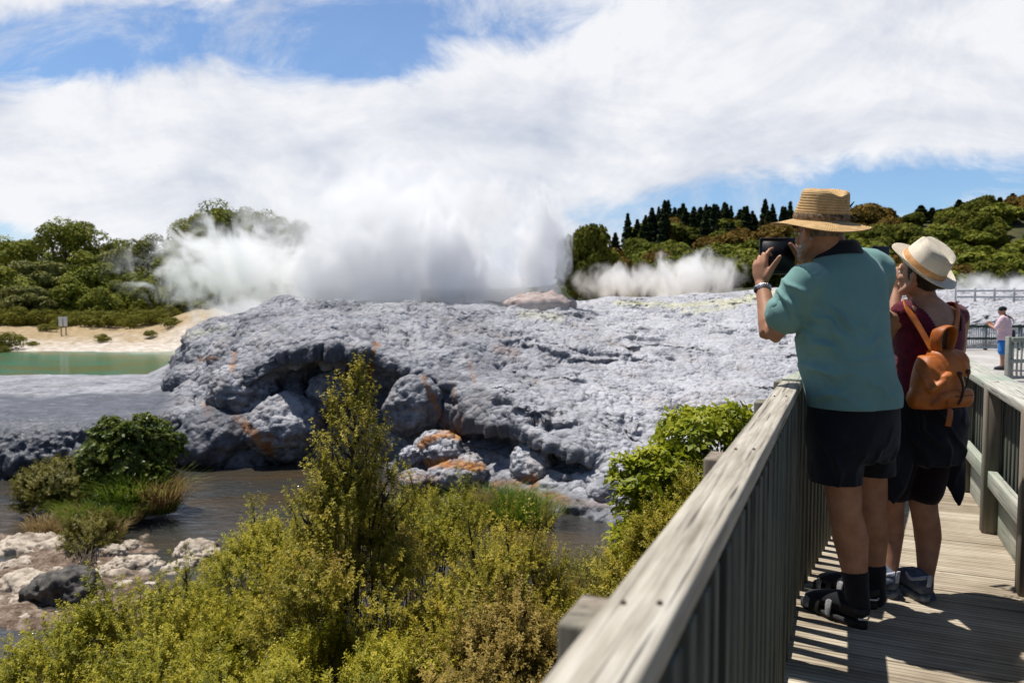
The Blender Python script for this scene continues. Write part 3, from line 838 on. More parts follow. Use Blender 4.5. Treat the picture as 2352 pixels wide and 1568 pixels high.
# right railing
rr = thing("timber_railing", "mossy grey railing on the right of the boardwalk with sloping-topped posts", "railing", bw(.84, 4.6, 0))
mb = MB(); mb.box(bw(.852, 5.0, .855), VD * .092, UD * 4.4, UP * .022, .005); mb.build("handrail", RAILW, rr)
for y in (1.95, 3.02, 4.11, 5.14, 6.2, 7.25, 8.3):
    bm = bmesh.new()
    a, b = .757, .832
    pr = [(a, .835), (a, -.12), (b, -.12), (b, .835)]
    lo = [bm.verts.new(bw(x, y - .05, z)) for x, z in pr]; hi = [bm.verts.new(bw(x, y + .05, z + (.055 if z > 0 and x == b else .03 if z > 0 else 0))) for x, z in pr]
    for i in range(4):
        j = (i + 1) % 4; bm.faces.new([lo[i], lo[j], hi[j], hi[i]])
    bm.faces.new(lo[::-1]); bm.faces.new(hi)
    bmesh.ops.recalc_face_normals(bm, faces=bm.faces[:])
    bmesh.ops.bevel(bm, geom=bm.edges[:], offset=.005, segments=1, affect='EDGES')
    m_ = MB(); m_.bm(bm); m_.build("post", POSTW, rr)
P_ = (1.95, 3.02, 4.11, 5.14, 6.2, 7.25, 8.3)
for a, b in zip(P_[:-1], P_[1:]):
    m_ = MB(); m_.box(bw(.80, (a + b) / 2, .325), VD * .024, UD * ((b - a) / 2 - .053), UP * .046, .004); m_.build("middle_rail", RAILW, rr)
    m_ = MB(); m_.box(bw(.845, (a + b) / 2, .10), VD * .012, UD * ((b - a) / 2 - .053), UP * .10, .003); m_.build("kick_board", RAILW, rr)
y = 2.0
while y < 8.3:
    m_ = MB(); m_.box(bw(.868, y, .40), VD * .018, UD * .022, UP * .43, .003); m_.build("slat", SLATW, rr); y += .105

# path, railing and ground to the right, far side
CONC = noisy("path_concrete", (.30, .28, .265), (.44, .42, .40), 1.4, .85, .3, 20)
mbp = MB(); gp = []
pa = [at(2130, 900, 14), at(2700, 900, 14), at(2700, 800, 29.4), at(2130, 800, 29.4)]
bm = bmesh.new(); vs = [bm.verts.new((p.x, p.y, -.50)) for p in pa]; bm.faces.new(vs); vd = [bm.verts.new((p.x, p.y, -.72)) for p in pa]
for i in range(4): bm.faces.new([vs[i], vs[(i + 1) % 4], vd[(i + 1) % 4], vd[i]])
bmesh.ops.recalc_face_normals(bm, faces=bm.faces[:]); mbp.bm(bm); tag(mbp.build("path", CONC), kind='structure')
DARKM = noisy("dark_green_timber", (.018, .035, .03), (.05, .075, .065), 6, .6, .2)
PALEM = noisy("pale_painted_timber", (.45, .46, .44), (.62, .63, .61), 6, .6, .2)
def far_rail(name, label, p, q, z0, z1, top, pick, npick, posts, group=None):
    p, q = Vector(p), Vector(q); ax = (q - p) / 2; n = Vector((-ax.y, ax.x, 0)).normalized()
    c = (p + q) / 2; t = thing(name, label, "railing", (c.x, c.y, z0), group)
    m_ = MB(); m_.box((c.x, c.y, z1 - .05), ax, n * .045, UP * .05, .01); m_.build("handrail", top, t)
    m_ = MB(); m_.box((c.x, c.y, z0 + (z1 - z0) * .46), ax, n * .02, UP * .045, .01); m_.build("middle_rail", top, t)
    m_ = MB(); m_.box((c.x, c.y, z0 + .09), ax, n * .02, UP * .04, .01); m_.build("lower_rail", pick, t)
    for k in range(npick):
        r = p.lerp(q, (k + .5) / npick); m_ = MB(); m_.box((r.x, r.y, z0 + .09 + (z1 - z0 - .19) / 2), ax.normalized() * .02, n * .012, UP * ((z1 - z0 - .2) / 2)); m_.build("picket", pick, t)
    for k in range(posts):
        r = p.lerp(q, k / max(posts - 1, 1)) + n * .06; m_ = MB(); m_.box((r.x, r.y, (z0 + z1) / 2), ax.normalized() * .05, n * .05, UP * ((z1 - z0) / 2 + .02), .008); m_.build("post", top, t)
    return t
a = at(2188, 800, 28); b = at(2420, 800, 28)
far_rail("picket_railing", "dark green railing with pale pickets behind the person in pink", (a.x, a.y, 0), (b.x, b.y, 0), -.5, .42, DARKM, PALEM, 46, 4)
a = at(2322, 800, 17.2); b = at(2440, 800, 17.6)
far_rail("picket_railing", "pale green wooden railing at the right edge beside the person in pink", (a.x, a.y, 0), (b.x, b.y, 0), -.5, .50, RAILW, RAILW, 12, 3)
a = at(2196, 690, 44); b = at(2420, 690, 44)
wr = thing("white_railing", "long white two-bar railing across the steaming ground below the hill", "railing", ((a.x + b.x) / 2, 44, 0.7))
for z in (1.86, 1.50):
    m_ = MB(); m_.box(((a.x + b.x) / 2, 44, z), ((b.x - a.x) / 2, 0, 0), (0, .05, 0), (0, 0, .055), .01); m_.build("bar", PALEM, wr)
for k in range(6):
    x = a.x + (b.x - a.x) * k / 5; m_ = MB(); m_.box((x, 44.09, 1.2), (.06, 0, 0), (0, .035, 0), (0, 0, .82), .01); m_.build("post", PALEM, wr)
# warning boards beyond the pool
WHITEP = noisy("sign_paint", (.62, .62, .62), (.76, .76, .75), 5, .5, .05)
for u, lb in ((139, "white warning board on a post beyond the pool, the left one"), (150, "white warning board on a post beyond the pool, the right one")):
    p = at(u, 740, 52); g = float(ground_z(np.array([p.x]), np.array([p.y]))[0])
    s = thing("signboard", lb, "sign", (p.x, p.y, g), "pair of white boards beyond the pool")
    m_ = MB(); m_.box((p.x, p.y, -.15), (.13, 0, 0), (0, .02, 0), (0, 0, .33), .01); m_.build("board", WHITEP, s)
    m_ = MB(); m_.box((p.x, p.y + .05, -.6), (.03, 0, 0), (0, .025, 0), (0, 0, .75), .005); m_.build("post", POSTW, s)
# ------------------------------------------------------------------ plants
def tile(V, F, pos, frm, scl):
    """copies of a small shape: V (n,3), F (m,k), pos (N,3), frm (N,3,3) columns = axes, scl (N,)"""
    N = len(pos)
    P = np.einsum('nij,vj->nvi', frm, V) * scl[:, None, None] + pos[:, None, :]
    FF = (F[None] + (np.arange(N) * len(V))[:, None, None]).reshape(-1, F.shape[1])
    return P.reshape(-1, 3), FF
def unit(a): return a / (np.linalg.norm(a, axis=-1, keepdims=True) + 1e-9)
def frame_z(d, rng):
    """random-roll frames whose third axis is d"""
    d = unit(d); r = unit(np.cross(d, unit(rng.normal(size=d.shape)))); b = np.cross(d, r)
    return np.stack([r, b, d], 2)
def leaf_quads(n, L, w, rng, stem, spread=.9, up=.5, cup=.15):
    """leaves along a twig of length `stem` on +Z"""
    h = np.sort(rng.uniform(.04, 1, n)) * stem; a = np.arange(n) * 2.4 + rng.uniform(0, .8, n)
    d = unit(np.stack([np.cos(a) * spread, np.sin(a) * spread, np.full(n, up) + rng.uniform(-.3, .3, n)], 1))
    s = np.stack([-np.sin(a), np.cos(a), rng.uniform(-.5, .5, n)], 1); s = unit(s)
    base = np.stack([np.zeros(n), np.zeros(n), h], 1)
    Ls = L * rng.uniform(.65, 1.2, n)[:, None]
    V = np.stack([base, base + d * Ls * .5 + s * w * .5 * Ls / L, base + d * Ls + np.array([0, 0, -cup * L]), base + d * Ls * .5 - s * w * .5 * Ls / L], 1).reshape(-1, 3)
    F = np.arange(4 * n).reshape(-1, 4)
    return V, F
def stems(paths, mat, name, parent, r0=.012, r1=.003, n=5):
    mb = MB()
    for p in paths:
        k = len(p); mb.add(*tube(p, [r0 + (r1 - r0) * i / (k - 1) for i in range(k)], n=n, caps=False, sub=2))
    return mb.build(name, mat, parent, True)
BARK = noisy("twig_bark", (.035, .024, .016), (.10, .075, .05), 20, .85, .3)
TRUNKM = noisy("tree_bark", (.05, .042, .034), (.17, .145, .12), 3, .9, .5, stretch=(1, 1, .3))
MANUKA = leafmat("manuka_leaves", (.10, .10, .010), (.30, .265, .022), (.52, .41, .050), .36, .5, .2, 2.2, dead=(.25, .135, .035))
MANUKA2 = leafmat("tea_tree_leaves", (.11, .125, .010), (.33, .31, .024), (.56, .47, .055), .38, .5, .2, 2.2)
DRYTW = leafmat("dry_heath_leaves", (.12, .095, .020), (.30, .215, .042), (.45, .32, .085), .3, .6, .2, 2.6)
BROADL = leafmat("broad_leaves", (.10, .14, .006), (.26, .30, .010), (.46, .45, .03), .42, .5, .25, 3.5)
DEEPG = leafmat("deep_green_leaves", (.035, .060, .008), (.11, .15, .016), (.25, .27, .04), .36, .45, .3, 1.6)
OLIVEG = leafmat("olive_leaves", (.075, .08, .010), (.17, .155, .02), (.28, .23, .045), .3, .5, .25, 2.0)
GRASSM = leafmat("grass_blades", (.05, .10, .006), (.13, .21, .016), (.27, .27, .05), .4, .5, .25, 2.0, dead=(.32, .20, .09))
STRAWM = leafmat("dry_grass_blades", (.20, .13, .05), (.33, .23, .10), (.45, .35, .18), .3, .6, .2, 2.0)

def heath(name, label, cat, base, blobs, mat, n, leaf=(.019, .0075), twig=(.07, .18), per=40, group=None, spires=(), seed=1, up=.9, nst=50, loose=.16):
    """twiggy heath shrub: leafy sprays over a set of blobs (centre, radii) plus leading spires (foot, tip, width)"""
    rng = np.random.default_rng(seed); n = int(n * 1.6)
    root = thing(name, label, cat, base, group)
    vol = np.array([r[0] * r[1] + r[0] * r[2] + r[1] * r[2] for c, r in blobs]); cnt = (n * vol / vol.sum()).astype(int)
    pos, drc = [], []
    for (c, r), k in zip(blobs, cnt):
        q = unit(rng.normal(size=(k, 3))); q[:, 2] = np.where(q[:, 2] < -.35, -q[:, 2], q[:, 2])
        rad = 1 - np.abs(rng.normal(0, loose, k)) + rng.exponential(.035, k)
        p = np.array(c) + q * np.array(r) * rad[:, None]
        pos.append(p); drc.append(unit(q * np.array([1, 1, .7]) + np.array([0, 0, up]) + rng.normal(0, .35, (k, 3))))
    paths = []
    for (a, b, w, k) in spires:
        a, b = np.array(a), np.array(b); t = rng.uniform(0, 1, k) ** .8
        ang = rng.uniform(0, 6.283, k); rr = w * (1 - t) ** .8 * rng.uniform(.25, 1, k) + .006
        side = np.stack([np.cos(ang), np.sin(ang), np.zeros(k)], 1)
        pos.append(a + (b - a) * t[:, None] + side * rr[:, None]); drc.append(unit(side * 1.0 * (1 - t)[:, None] ** .5 + np.array([0, 0, .55]) + unit(b - a) * .35 + rng.normal(0, .15, (k, 3))))
        mid = (a + b) / 2 + rng.normal(0, .02, 3)
        paths.append([Vector(a), Vector(mid), Vector(b)])
        for j in range(int(k / 14)):
            tt = rng.uniform(.05, .8); s0 = a + (b - a) * tt; an = rng.uniform(0, 6.28); ww = w * (1 - tt) ** .8
            paths.append([Vector(s0), Vector(s0 + np.array([math.cos(an) * ww * .6, math.sin(an) * ww * .6, ww * .55])), Vector(s0 + np.array([math.cos(an) * ww, math.sin(an) * ww, ww * 1.4]))])
    nb_ = sum(len(q) for q in pos[:len(blobs)])
    pos = np.concatenate(pos); drc = np.concatenate(drc)
    gap = np.array([mn.noise(Vector(q) * 4.5) for q in pos]); kp = (gap > -.12) | (np.arange(len(pos)) >= nb_); pos = pos[kp]; drc = drc[kp]
    variants = 4; VV, FF, off = [], [], 0
    idx = rng.integers(0, variants, len(pos))
    for v in range(variants):
        st = rng.uniform(*twig); lv, lf = leaf_quads(int(per * st / .15), leaf[0], leaf[1], rng, st)
        lv[:, :2] += (np.sin(lv[:, 2] * 9 + v) * .008)[:, None]
        m = idx == v
        P, F = tile(lv, lf, pos[m], frame_z(drc[m], rng), rng.uniform(.7, 1.25, m.sum()))
        VV.append(P); FF.append(F + off); off += len(P)
    obj("foliage", np_mesh("foliage", np.concatenate(VV), np.concatenate(FF)), mat, root)
    b0 = Vector(base)
    for k in range(nst):
        i = rng.integers(len(pos)); p = Vector(pos[i]); m1 = b0.lerp(p, .45) + Vector(rng.normal(0, .05, 3)); m1.z = b0.z + (p.z - b0.z) * .35
        paths.append([b0 + Vector((rng.normal(0, .08), rng.normal(0, .08), 0)), m1, p - Vector(drc[i]) * .03])
    stems(paths, BARK, "branches", root, .010, .0022)
    return root
def G0(x, y): return float(ground_z(np.array([float(x)]), np.array([float(y)]))[0])
def blob(u, v, d, ru, rv, rd=None):
    """blob of half-width ru and half-height rv (photo units) at distance d"""
    s = d / 1746; return (tuple(at(u, v, d)), (ru * s, (rd if rd else ru * s), rv * s))

def plant_front():
    # the tall leader
    p = at(815, 1380, 4.2)
    heath("tall_shrub", "tall dark olive heath shrub with a leaning pointed leader, centre of the thicket", "shrub", (p.x, p.y, G0(p.x, p.y)),
          [blob(800, 1250, 4.2, 100, 130), blob(790, 1400, 4.15, 180, 150), blob(880, 1330, 4.3, 90, 110), blob(700, 1500, 4.0, 150, 110), blob(805, 1170, 4.25, 75, 90), blob(800, 1330, 4.0, 150, 70), blob(880, 1420, 4.0, 120, 80)], MANUKA, 2900,
          spires=[(at(795, 1220, 4.2), at(826, 855, 4.15), .17, 230), (at(830, 1230, 4.3), at(874, 1000, 4.3), .09, 70), (at(770, 1220, 4.2), at(764, 925, 4.2), .075, 80), (at(735, 1260, 4.1), at(742, 1060, 4.1), .08, 80),
                  (at(850, 1250, 4.2), at(905, 1085, 4.2), .08, 70), (at(880, 1290, 4.25), at(945, 1140, 4.2), .08, 70), (at(720, 1320, 4.1), at(700, 1140, 4.1), .09, 80), (at(760, 1240, 4.25), at(735, 1010, 4.25), .06, 50), (at(820, 1180, 4.3), at(850, 960, 4.3), .06, 60)], seed=3, nst=110, loose=.26)
    specs = [
     ("tea_tree_bush", "yellow-green feathery bush left of the tall leader", (600, 1400, 4.9), [(600, 1330, 4.9, 120, 130), (520, 1430, 4.6, 130, 110), (650, 1260, 5.0, 95, 90), (600, 1250, 5.0, 40, 55), (690, 1235, 5.0, 45, 45), (610, 1500, 4.4, 140, 100)], MANUKA2, 2500, 5, [((590, 1250, 5.0), (583, 1165, 5.0), .05, 40), ((690, 1220, 5.0), (655, 1150, 5.0), .05, 30)]),
     ("tea_tree_bush", "broad low yellow-green bush filling the bottom left corner", (330, 1560, 4.1), [(330, 1450, 4.1, 150, 110), (190, 1500, 3.9, 120, 90), (440, 1420, 4.3, 90, 60), (90, 1570, 3.8, 130, 70), (400, 1560, 3.8, 210, 110), (240, 1440, 4.2, 50, 50)], MANUKA2, 3000, 6, [((250, 1400, 4.2), (215, 1350, 4.2), .05, 30), ((430, 1340, 4.3), (425, 1300, 4.3), .05, 30)]),
     ("tea_tree_bush", "golden green bush directly right of the tall leader", (960, 1300, 5.6), [(960, 1200, 5.6, 110, 95), (1040, 1180, 5.7, 70, 80), (900, 1260, 5.4, 90, 120), (1030, 1290, 5.4, 100, 110)], MANUKA2, 2000, 7, [((960, 1150, 5.6), (940, 1085, 5.6), .06, 40), ((1050, 1150, 5.7), (1070, 1090, 5.7), .06, 40)]),
     ("heath_bush", "brownish twiggy bush with upright shoots between the golden bush and the handrail", (1180, 1450, 4.1), [(1160, 1350, 4.2, 130, 130), (1080, 1450, 4.0, 150, 130), (1230, 1430, 4.0, 85, 120), (1010, 1530, 3.8, 170, 90)], MANUKA, 2600, 8, [((1090, 1260, 4.2), (1075, 1190, 4.2), .06, 50), ((1230, 1330, 4.1), (1232, 1215, 4.1), .07, 70), ((1180, 1290, 4.2), (1165, 1185, 4.2), .06, 50), ((1270, 1380, 4.0), (1290, 1290, 4.0), .05, 40)]),
     ("heath_bush", "dry bronze-brown bush in front, beside the nearest railing post", (1200, 1600, 3.3), [(1170, 1490, 3.4, 110, 110), (1060, 1560, 3.2, 130, 90), (1240, 1540, 3.3, 55, 100)], DRYTW, 1500, 9, [((1180, 1430, 3.4), (1190, 1350, 3.4), .05, 40)]),
     ("heath_bush", "bright green bush at the bottom edge under the tall leader", (760, 1640, 3.4), [(760, 1560, 3.4, 170, 100), (930, 1580, 3.3, 130, 90), (590, 1590, 3.4, 130, 80)], MANUKA2, 2000, 10, []),
     ("heath_bush", "thin olive bush on the bank below the broad-leaved shrub", (1380, 1330, 5.6), [(1370, 1340, 5.8, 90, 90), (1300, 1330, 6.2, 80, 70), (1440, 1300, 5.4, 70, 90)], OLIVEG, 1300, 12, []),
    ]
    for nm, lb, b, bl, mt, n, sd, sp in specs:
        p = at(*b)
        bl = [(q[0], q[1] + 48, *q[2:]) for q in bl]; sp = [((a[0], a[1] + 30, a[2]), c, w, k) for a, c, w, k in sp]
        heath(nm, lb, "shrub", (p.x, p.y, G0(p.x, p.y)), [blob(*q) for q in bl], mt, n, group="feathery heath shrubs on the near bank", seed=sd, nst=60,
              spires=[(at(*a), at(*c), w * .55, int(k * .5)) for a, c, w, k in sp], loose=.22)
plant_front()

def broadleaf(name, label, base, blobs, mat, n, leaf=(.05, .02), per=9, seed=1, stem_mat=BARK, nst=30, cat="shrub"):
    rng = np.random.default_rng(seed); root = thing(name, label, cat, base)
    vol = np.array([r[0] * r[1] + r[0] * r[2] + r[1] * r[2] for c, r in blobs]); cnt = (n * vol / vol.sum()).astype(int)
    pos, drc = [], []
    for (c, r), k in zip(blobs, cnt):
        q = unit(rng.normal(size=(k, 3))); q[:, 2] = np.where(q[:, 2] < -.4, -q[:, 2], q[:, 2])
        pos.append(np.array(c) + q * np.array(r) * (1 - np.abs(rng.normal(0, .2, k)))[:, None]); drc.append(unit(q + np.array([0, 0, .6]) + rng.normal(0, .3, (k, 3))))
    pos = np.concatenate(pos); drc = np.concatenate(drc)
    lv, lf = leaf_quads(per, leaf[0], leaf[1], rng, leaf[0] * .7, 1.0, .55)
    P, F = tile(lv, lf, pos, frame_z(drc, rng), rng.uniform(.7, 1.25, len(pos)))
    obj("foliage", np_mesh("foliage", P, F), mat, root)
    paths = []; b0 = Vector(base)
    for k in range(nst):
        i = rng.integers(len(pos)); p = Vector(pos[i]); m1 = b0.lerp(p, .5) + Vector(rng.normal(0, .04, 3)); paths.append([b0 + Vector((rng.normal(0, .05), rng.normal(0, .05), 0)), m1, p])
    stems(paths, stem_mat, "branches", root, .014, .004)
    return root
p = at(1560, 1350, 4.9)
broadleaf("broadleaf_shrub", "bright yellow-green glossy-leaved shrub just outside the left handrail", (p.x, p.y, G0(p.x, p.y)),
          [blob(1600, 1010, 5.0, 95, 62), blob(1660, 990, 5.0, 70, 50), blob(1520, 1110, 4.8, 85, 80), blob(1460, 1170, 4.7, 48, 70), blob(1470, 1260, 4.6, 60, 70), blob(1580, 1120, 4.9, 110, 90), blob(1540, 1220, 4.7, 100, 90), blob(1430, 1090, 4.8, 24, 38), blob(1690, 960, 5.1, 30, 24)],
          BROADL, 1250, (.062, .027), 10, 21)
p = at(1560, 1350, 4.3)
heath("heath_bush", "olive heath bush squeezed between the glossy-leaved shrub and the handrail", "shrub", (p.x, p.y, G0(p.x, p.y)),
      [blob(1540, 1270, 4.3, 60, 80), blob(1475, 1330, 4.2, 60, 70), blob(1610, 1180, 4.4, 40, 60), blob(1425, 1380, 4.1, 45, 50)], MANUKA, 650, group="feathery heath shrubs on the near bank", seed=14, nst=40)

def tuft(name, label, pts, mat, n, L, w, seed, cat="grass", lean=.5, base=None, parent=None):
    """a clump of blades; pts: list of (centre, rx, ry)"""
    rng = np.random.default_rng(seed)
    c0 = pts[0][0] if base is None else base
    V, F = [], []; off = 0
    for (c, rx, ry), k in zip(pts, [n // len(pts)] * len(pts)):
        a = rng.uniform(0, 6.283, k); rr = np.sqrt(rng.uniform(0, 1, k))
        p = np.array(c) + np.stack([np.cos(a) * rr * rx, np.sin(a) * rr * ry, np.zeros(k)], 1)
        l = L * rng.uniform(.5, 1.2, k)[:, None]
        d = np.stack([np.cos(a) * rr * lean + rng.normal(0, .22, k), np.sin(a) * rr * lean + rng.normal(0, .22, k), np.ones(k)], 1)
        s = unit(np.stack([-d[:, 1] + rng.normal(0, .3, k), d[:, 0] + rng.normal(0, .3, k), np.zeros(k)], 1)) * w * .5
        m = p + d * l * .55; t = p + d * l * .85 + np.stack([d[:, 0], d[:, 1], -np.hypot(d[:, 0], d[:, 1]) * .5], 1) * l * .5
        q = np.stack([p - s, p + s, m + s * .7, m - s * .7, t], 1).reshape(-1, 3)
        o = (np.arange(k) * 5)[:, None]
        V.append(q); F.append((o + np.array([[0, 1, 2, 3]]), o + np.array([[3, 2, 4]])));
    allV = np.concatenate(V); f4, f3 = [], []; off = 0
    for v, (a4, a3) in zip(V, F): f4.append(a4 + off); f3.append(a3 + off); off += len(v)
    o = obj(name, np_mesh(name, allV, [np.concatenate(f4), np.concatenate(f3)]), mat)
    return tag(o, label, cat)
def island():
    z = ZW + .1
    b = gz(290, 1190, z)
    broadleaf("island_bush", "dense dark green round bush on the stream bar", (b.x, b.y, z), [blob(300, 1060, 15.6, 88, 70), blob(260, 1020, 15.5, 55, 45), blob(345, 1010, 15.7, 50, 45), blob(300, 1130, 15.4, 80, 60), blob(390, 1045, 15.7, 30, 30), blob(215, 1060, 15.5, 36, 34), blob(330, 975, 15.6, 22, 20), blob(255, 985, 15.5, 26, 22), blob(405, 1015, 15.7, 16, 14), blob(300, 1000, 15.3, 30, 26), blob(240, 1110, 15.2, 40, 40), blob(360, 1100, 15.3, 36, 40)],
              DEEPG, 2300, (.12, .06), 8, 31, nst=25)
    b = gz(140, 1185, z)
    heath("island_bush", "low rounded olive bush beside the dark green bush on the stream bar", "shrub", (b.x, b.y, z), [blob(140, 1130, 15.5, 68, 48), blob(115, 1150, 15.3, 48, 42), blob(180, 1140, 15.4, 45, 40)], OLIVEG, 1500, leaf=(.05, .02), twig=(.2, .4), per=26, seed=33, nst=20, up=.3)
    b = gz(350, 1185, z)
    tuft("grass_clump", "tall rushes drooping into the water right under the dark green bush", [((b.x, b.y + .1, z), .42, .3), ((b.x - .45, b.y, z), .3, .25)], GRASSM, 1500, 1.0, .02, 35)
    b = gz(235, 1205, z)
    tuft("grass_clump", "bright green grass clump in the middle of the bar", [((b.x + dx, b.y + dy, z), .38, .3) for dx, dy in ((0, 0), (.35, .1), (-.3, -.1), (.1, -.5), (-.55, .2))], GRASSM, 2600, .48, .016, 36)
    b = gz(150, 1225, z)
    tuft("grass_clump", "straw coloured dry grass at the left of the bar", [((b.x + dx, b.y + dy, z - .03), .35, .25) for dx, dy in ((0, 0), (.5, -.2), (-.4, .1), (.9, -.35))], STRAWM, 1500, .38, .014, 37)
    b = gz(195, 1310, z)
    heath("island_bush", "thin brownish olive shrub growing over the dark hollow rock", "shrub", (b.x, b.y, z), [blob(205, 1250, 13.0, 42, 42), blob(190, 1290, 12.8, 30, 40), blob(230, 1235, 13.1, 30, 26)], OLIVEG, 600, leaf=(.04, .014), twig=(.2, .35), per=24, seed=38, nst=30)
    # dead sticks against the hollow rock
    dw = noisy("dead_wood", (.22, .18, .14), (.42, .36, .29), 12, .85, .2)
    for (u0, v0, u1, v1, u2, v2) in ((115, 1385, 150, 1350, 180, 1335), (135, 1390, 170, 1362, 190, 1342), (145, 1388, 185, 1368, 196, 1340), (168, 1392, 196, 1366, 225, 1352)):
        mb = MB(); mb.add(*tube([at(u0, v0, 10.9), at(u1, v1, 11.0), at(u2, v2, 11.2)], [.018, .014, .008], n=7, sub=3))
        tag(mb.build("dead_stick", dw, None, True), "bleached dead stick leaning on the dark hollow rock", "stick", "dead sticks at the dark hollow rock")
    # green growth by the far bank right of the golden bush
    b = gz(1170, 1190, z)
    tuft("grass_clump", "soft bright green grass at the water behind the golden bush", [((b.x + dx, b.y + dy, ZW - .05), .5, .4) for dx, dy in ((0, 0), (-.5, .2), (.35, -.2), (-.1, .5))], GRASSM, 2400, .75, .02, 39)
    b = gz(1210, 1215, z)
    broadleaf("waterside_bush", "small dark green leafy bush beside the bright waterside grass", (b.x, b.y, ZW - .1), [blob(1205, 1180, 15.4, 36, 40), blob(1180, 1200, 15.3, 30, 30), blob(1225, 1205, 15.3, 25, 25)], DEEPG, 420, (.12, .06), 8, 41, nst=12)
island()

# ---- trees: built once as a prototype of each kind, then copied
def crown_tree(name, label, cat, loc, H, W, mat, seed, group, nb=26, leaf=.26, per=300, trunk=.28, low=.30, flatness=.8, lobes=None):
    rng = np.random.default_rng(seed)
    root = thing(name, label, cat, loc, group)
    L = Vector(loc)
    cs = []
    for k in range(nb):
        q = unit(rng.normal(size=3)); 
        rr = rng.uniform(.55, 1.0)
        cs.append((np.array([q[0] * W * .37 * rr, q[1] * W * .37 * rr, H * (low + (1 - low) * .47) + q[2] * H * (1 - low) * .40 * (rr if q[2] > 0 else 1)]), W * rng.uniform(.11, .22)))
    P, D = [], []
    for c, r in cs:
        k = int(per); q = unit(rng.normal(size=(k, 3))); q[:, 2] = np.where(q[:, 2] < -.3, -q[:, 2], q[:, 2])
        P.append(c + q * r * np.array([1, 1, flatness]) * rng.uniform(.75, 1.05, (k, 1))); D.append(unit(q + rng.normal(0, .45, (k, 3)) + np.array([0, 0, .25])))
    P = np.concatenate(P); D = np.concatenate(D)
    lv = np.array([[-.5, -.12, 0], [.0, -.42, .06], [.5, .0, 0], [.0, .42, .05], [-.3, .3, -.05]]); lf = np.array([[0, 1, 2, 3]])
    V, F = tile(lv[:4], lf, P, frame_z(D, rng), leaf * rng.uniform(.6, 1.3, len(P)))
    obj("crown", np_mesh("crown", V + np.array(loc), F), mat, root)
    paths = [[L + Vector((0, 0, -.4)), L + Vector((rng.normal(0, .1), rng.normal(0, .1), H * .3)), L + Vector((rng.normal(0, .2), rng.normal(0, .2), H * .72))]]
    for c, r in cs[:9]: paths.append([L + Vector((0, 0, H * .22)), L + Vector((c[0] * .5, c[1] * .5, H * .38)), L + Vector(c)])
    stems(paths, TRUNKM, "trunk", root, trunk, trunk * .25, 7)
    return root
def conifer(name, label, cat, loc, H, W, mat, seed, group, n=1500):
    rng = np.random.default_rng(seed); root = thing(name, label, cat, loc, group); L = Vector(loc)
    t = rng.uniform(.1, 1, n) ** .75; tier = np.round(t * 13) / 13 + rng.normal(0, .012, n)
    r = W * .5 * (1.02 - tier) ** .8 * np.sqrt(rng.uniform(.08, 1, n)) * (1 + .25 * np.sin(tier * 40))
    a = rng.uniform(0, 6.283, n)
    P = np.stack([np.cos(a) * r, np.sin(a) * r, tier * H - r * .35], 1)
    D = unit(np.stack([np.cos(a) * .3, np.sin(a) * .3, np.ones(n)], 1) + rng.normal(0, .4, (n, 3)))
    lv = np.array([[-.5, -.2, 0], [.0, -.45, .04], [.6, .0, -.1], [.0, .45, .04]]); lf = np.array([[0, 1, 2, 3]])
    V, F = tile(lv, lf, P, frame_z(D, rng), W * .16 * rng.uniform(.6, 1.3, n))
    obj("crown", np_mesh("crown", V + np.array(loc), F), mat, root)
    stems([[L + Vector((0, 0, -.5)), L + Vector((0, 0, H * .5)), L + Vector((0, 0, H * .97))]], TRUNKM, "trunk", root, H * .018, .03, 6)
    return root
TREEG = leafmat("native_tree_leaves", (.065, .082, .009), (.18, .20, .020), (.35, .335, .05), .2, .65, .10, .55)
TREEG2 = leafmat("grey_green_tree_leaves", (.075, .082, .018), (.18, .185, .045), (.30, .29, .085), .2, .65, .10, .55)
CONIF = leafmat("pine_needles", (.018, .032, .014), (.044, .066, .027), (.080, .100, .040), .1, .75, .08, .5)
RUSTL = leafmat("rusty_scrub_leaves", (.065, .048, .010), (.155, .10, .018), (.26, .155, .028), .2, .75, .08, .35)
LIMEL = leafmat("lime_scrub_leaves", (.045, .058, .008), (.115, .125, .014), (.21, .20, .028), .2, .75, .08, .35)
SCRUB = leafmat("shore_scrub_leaves", (.075, .085, .010), (.17, .165, .018), (.26, .24, .035), .25, .7, .1, .8)

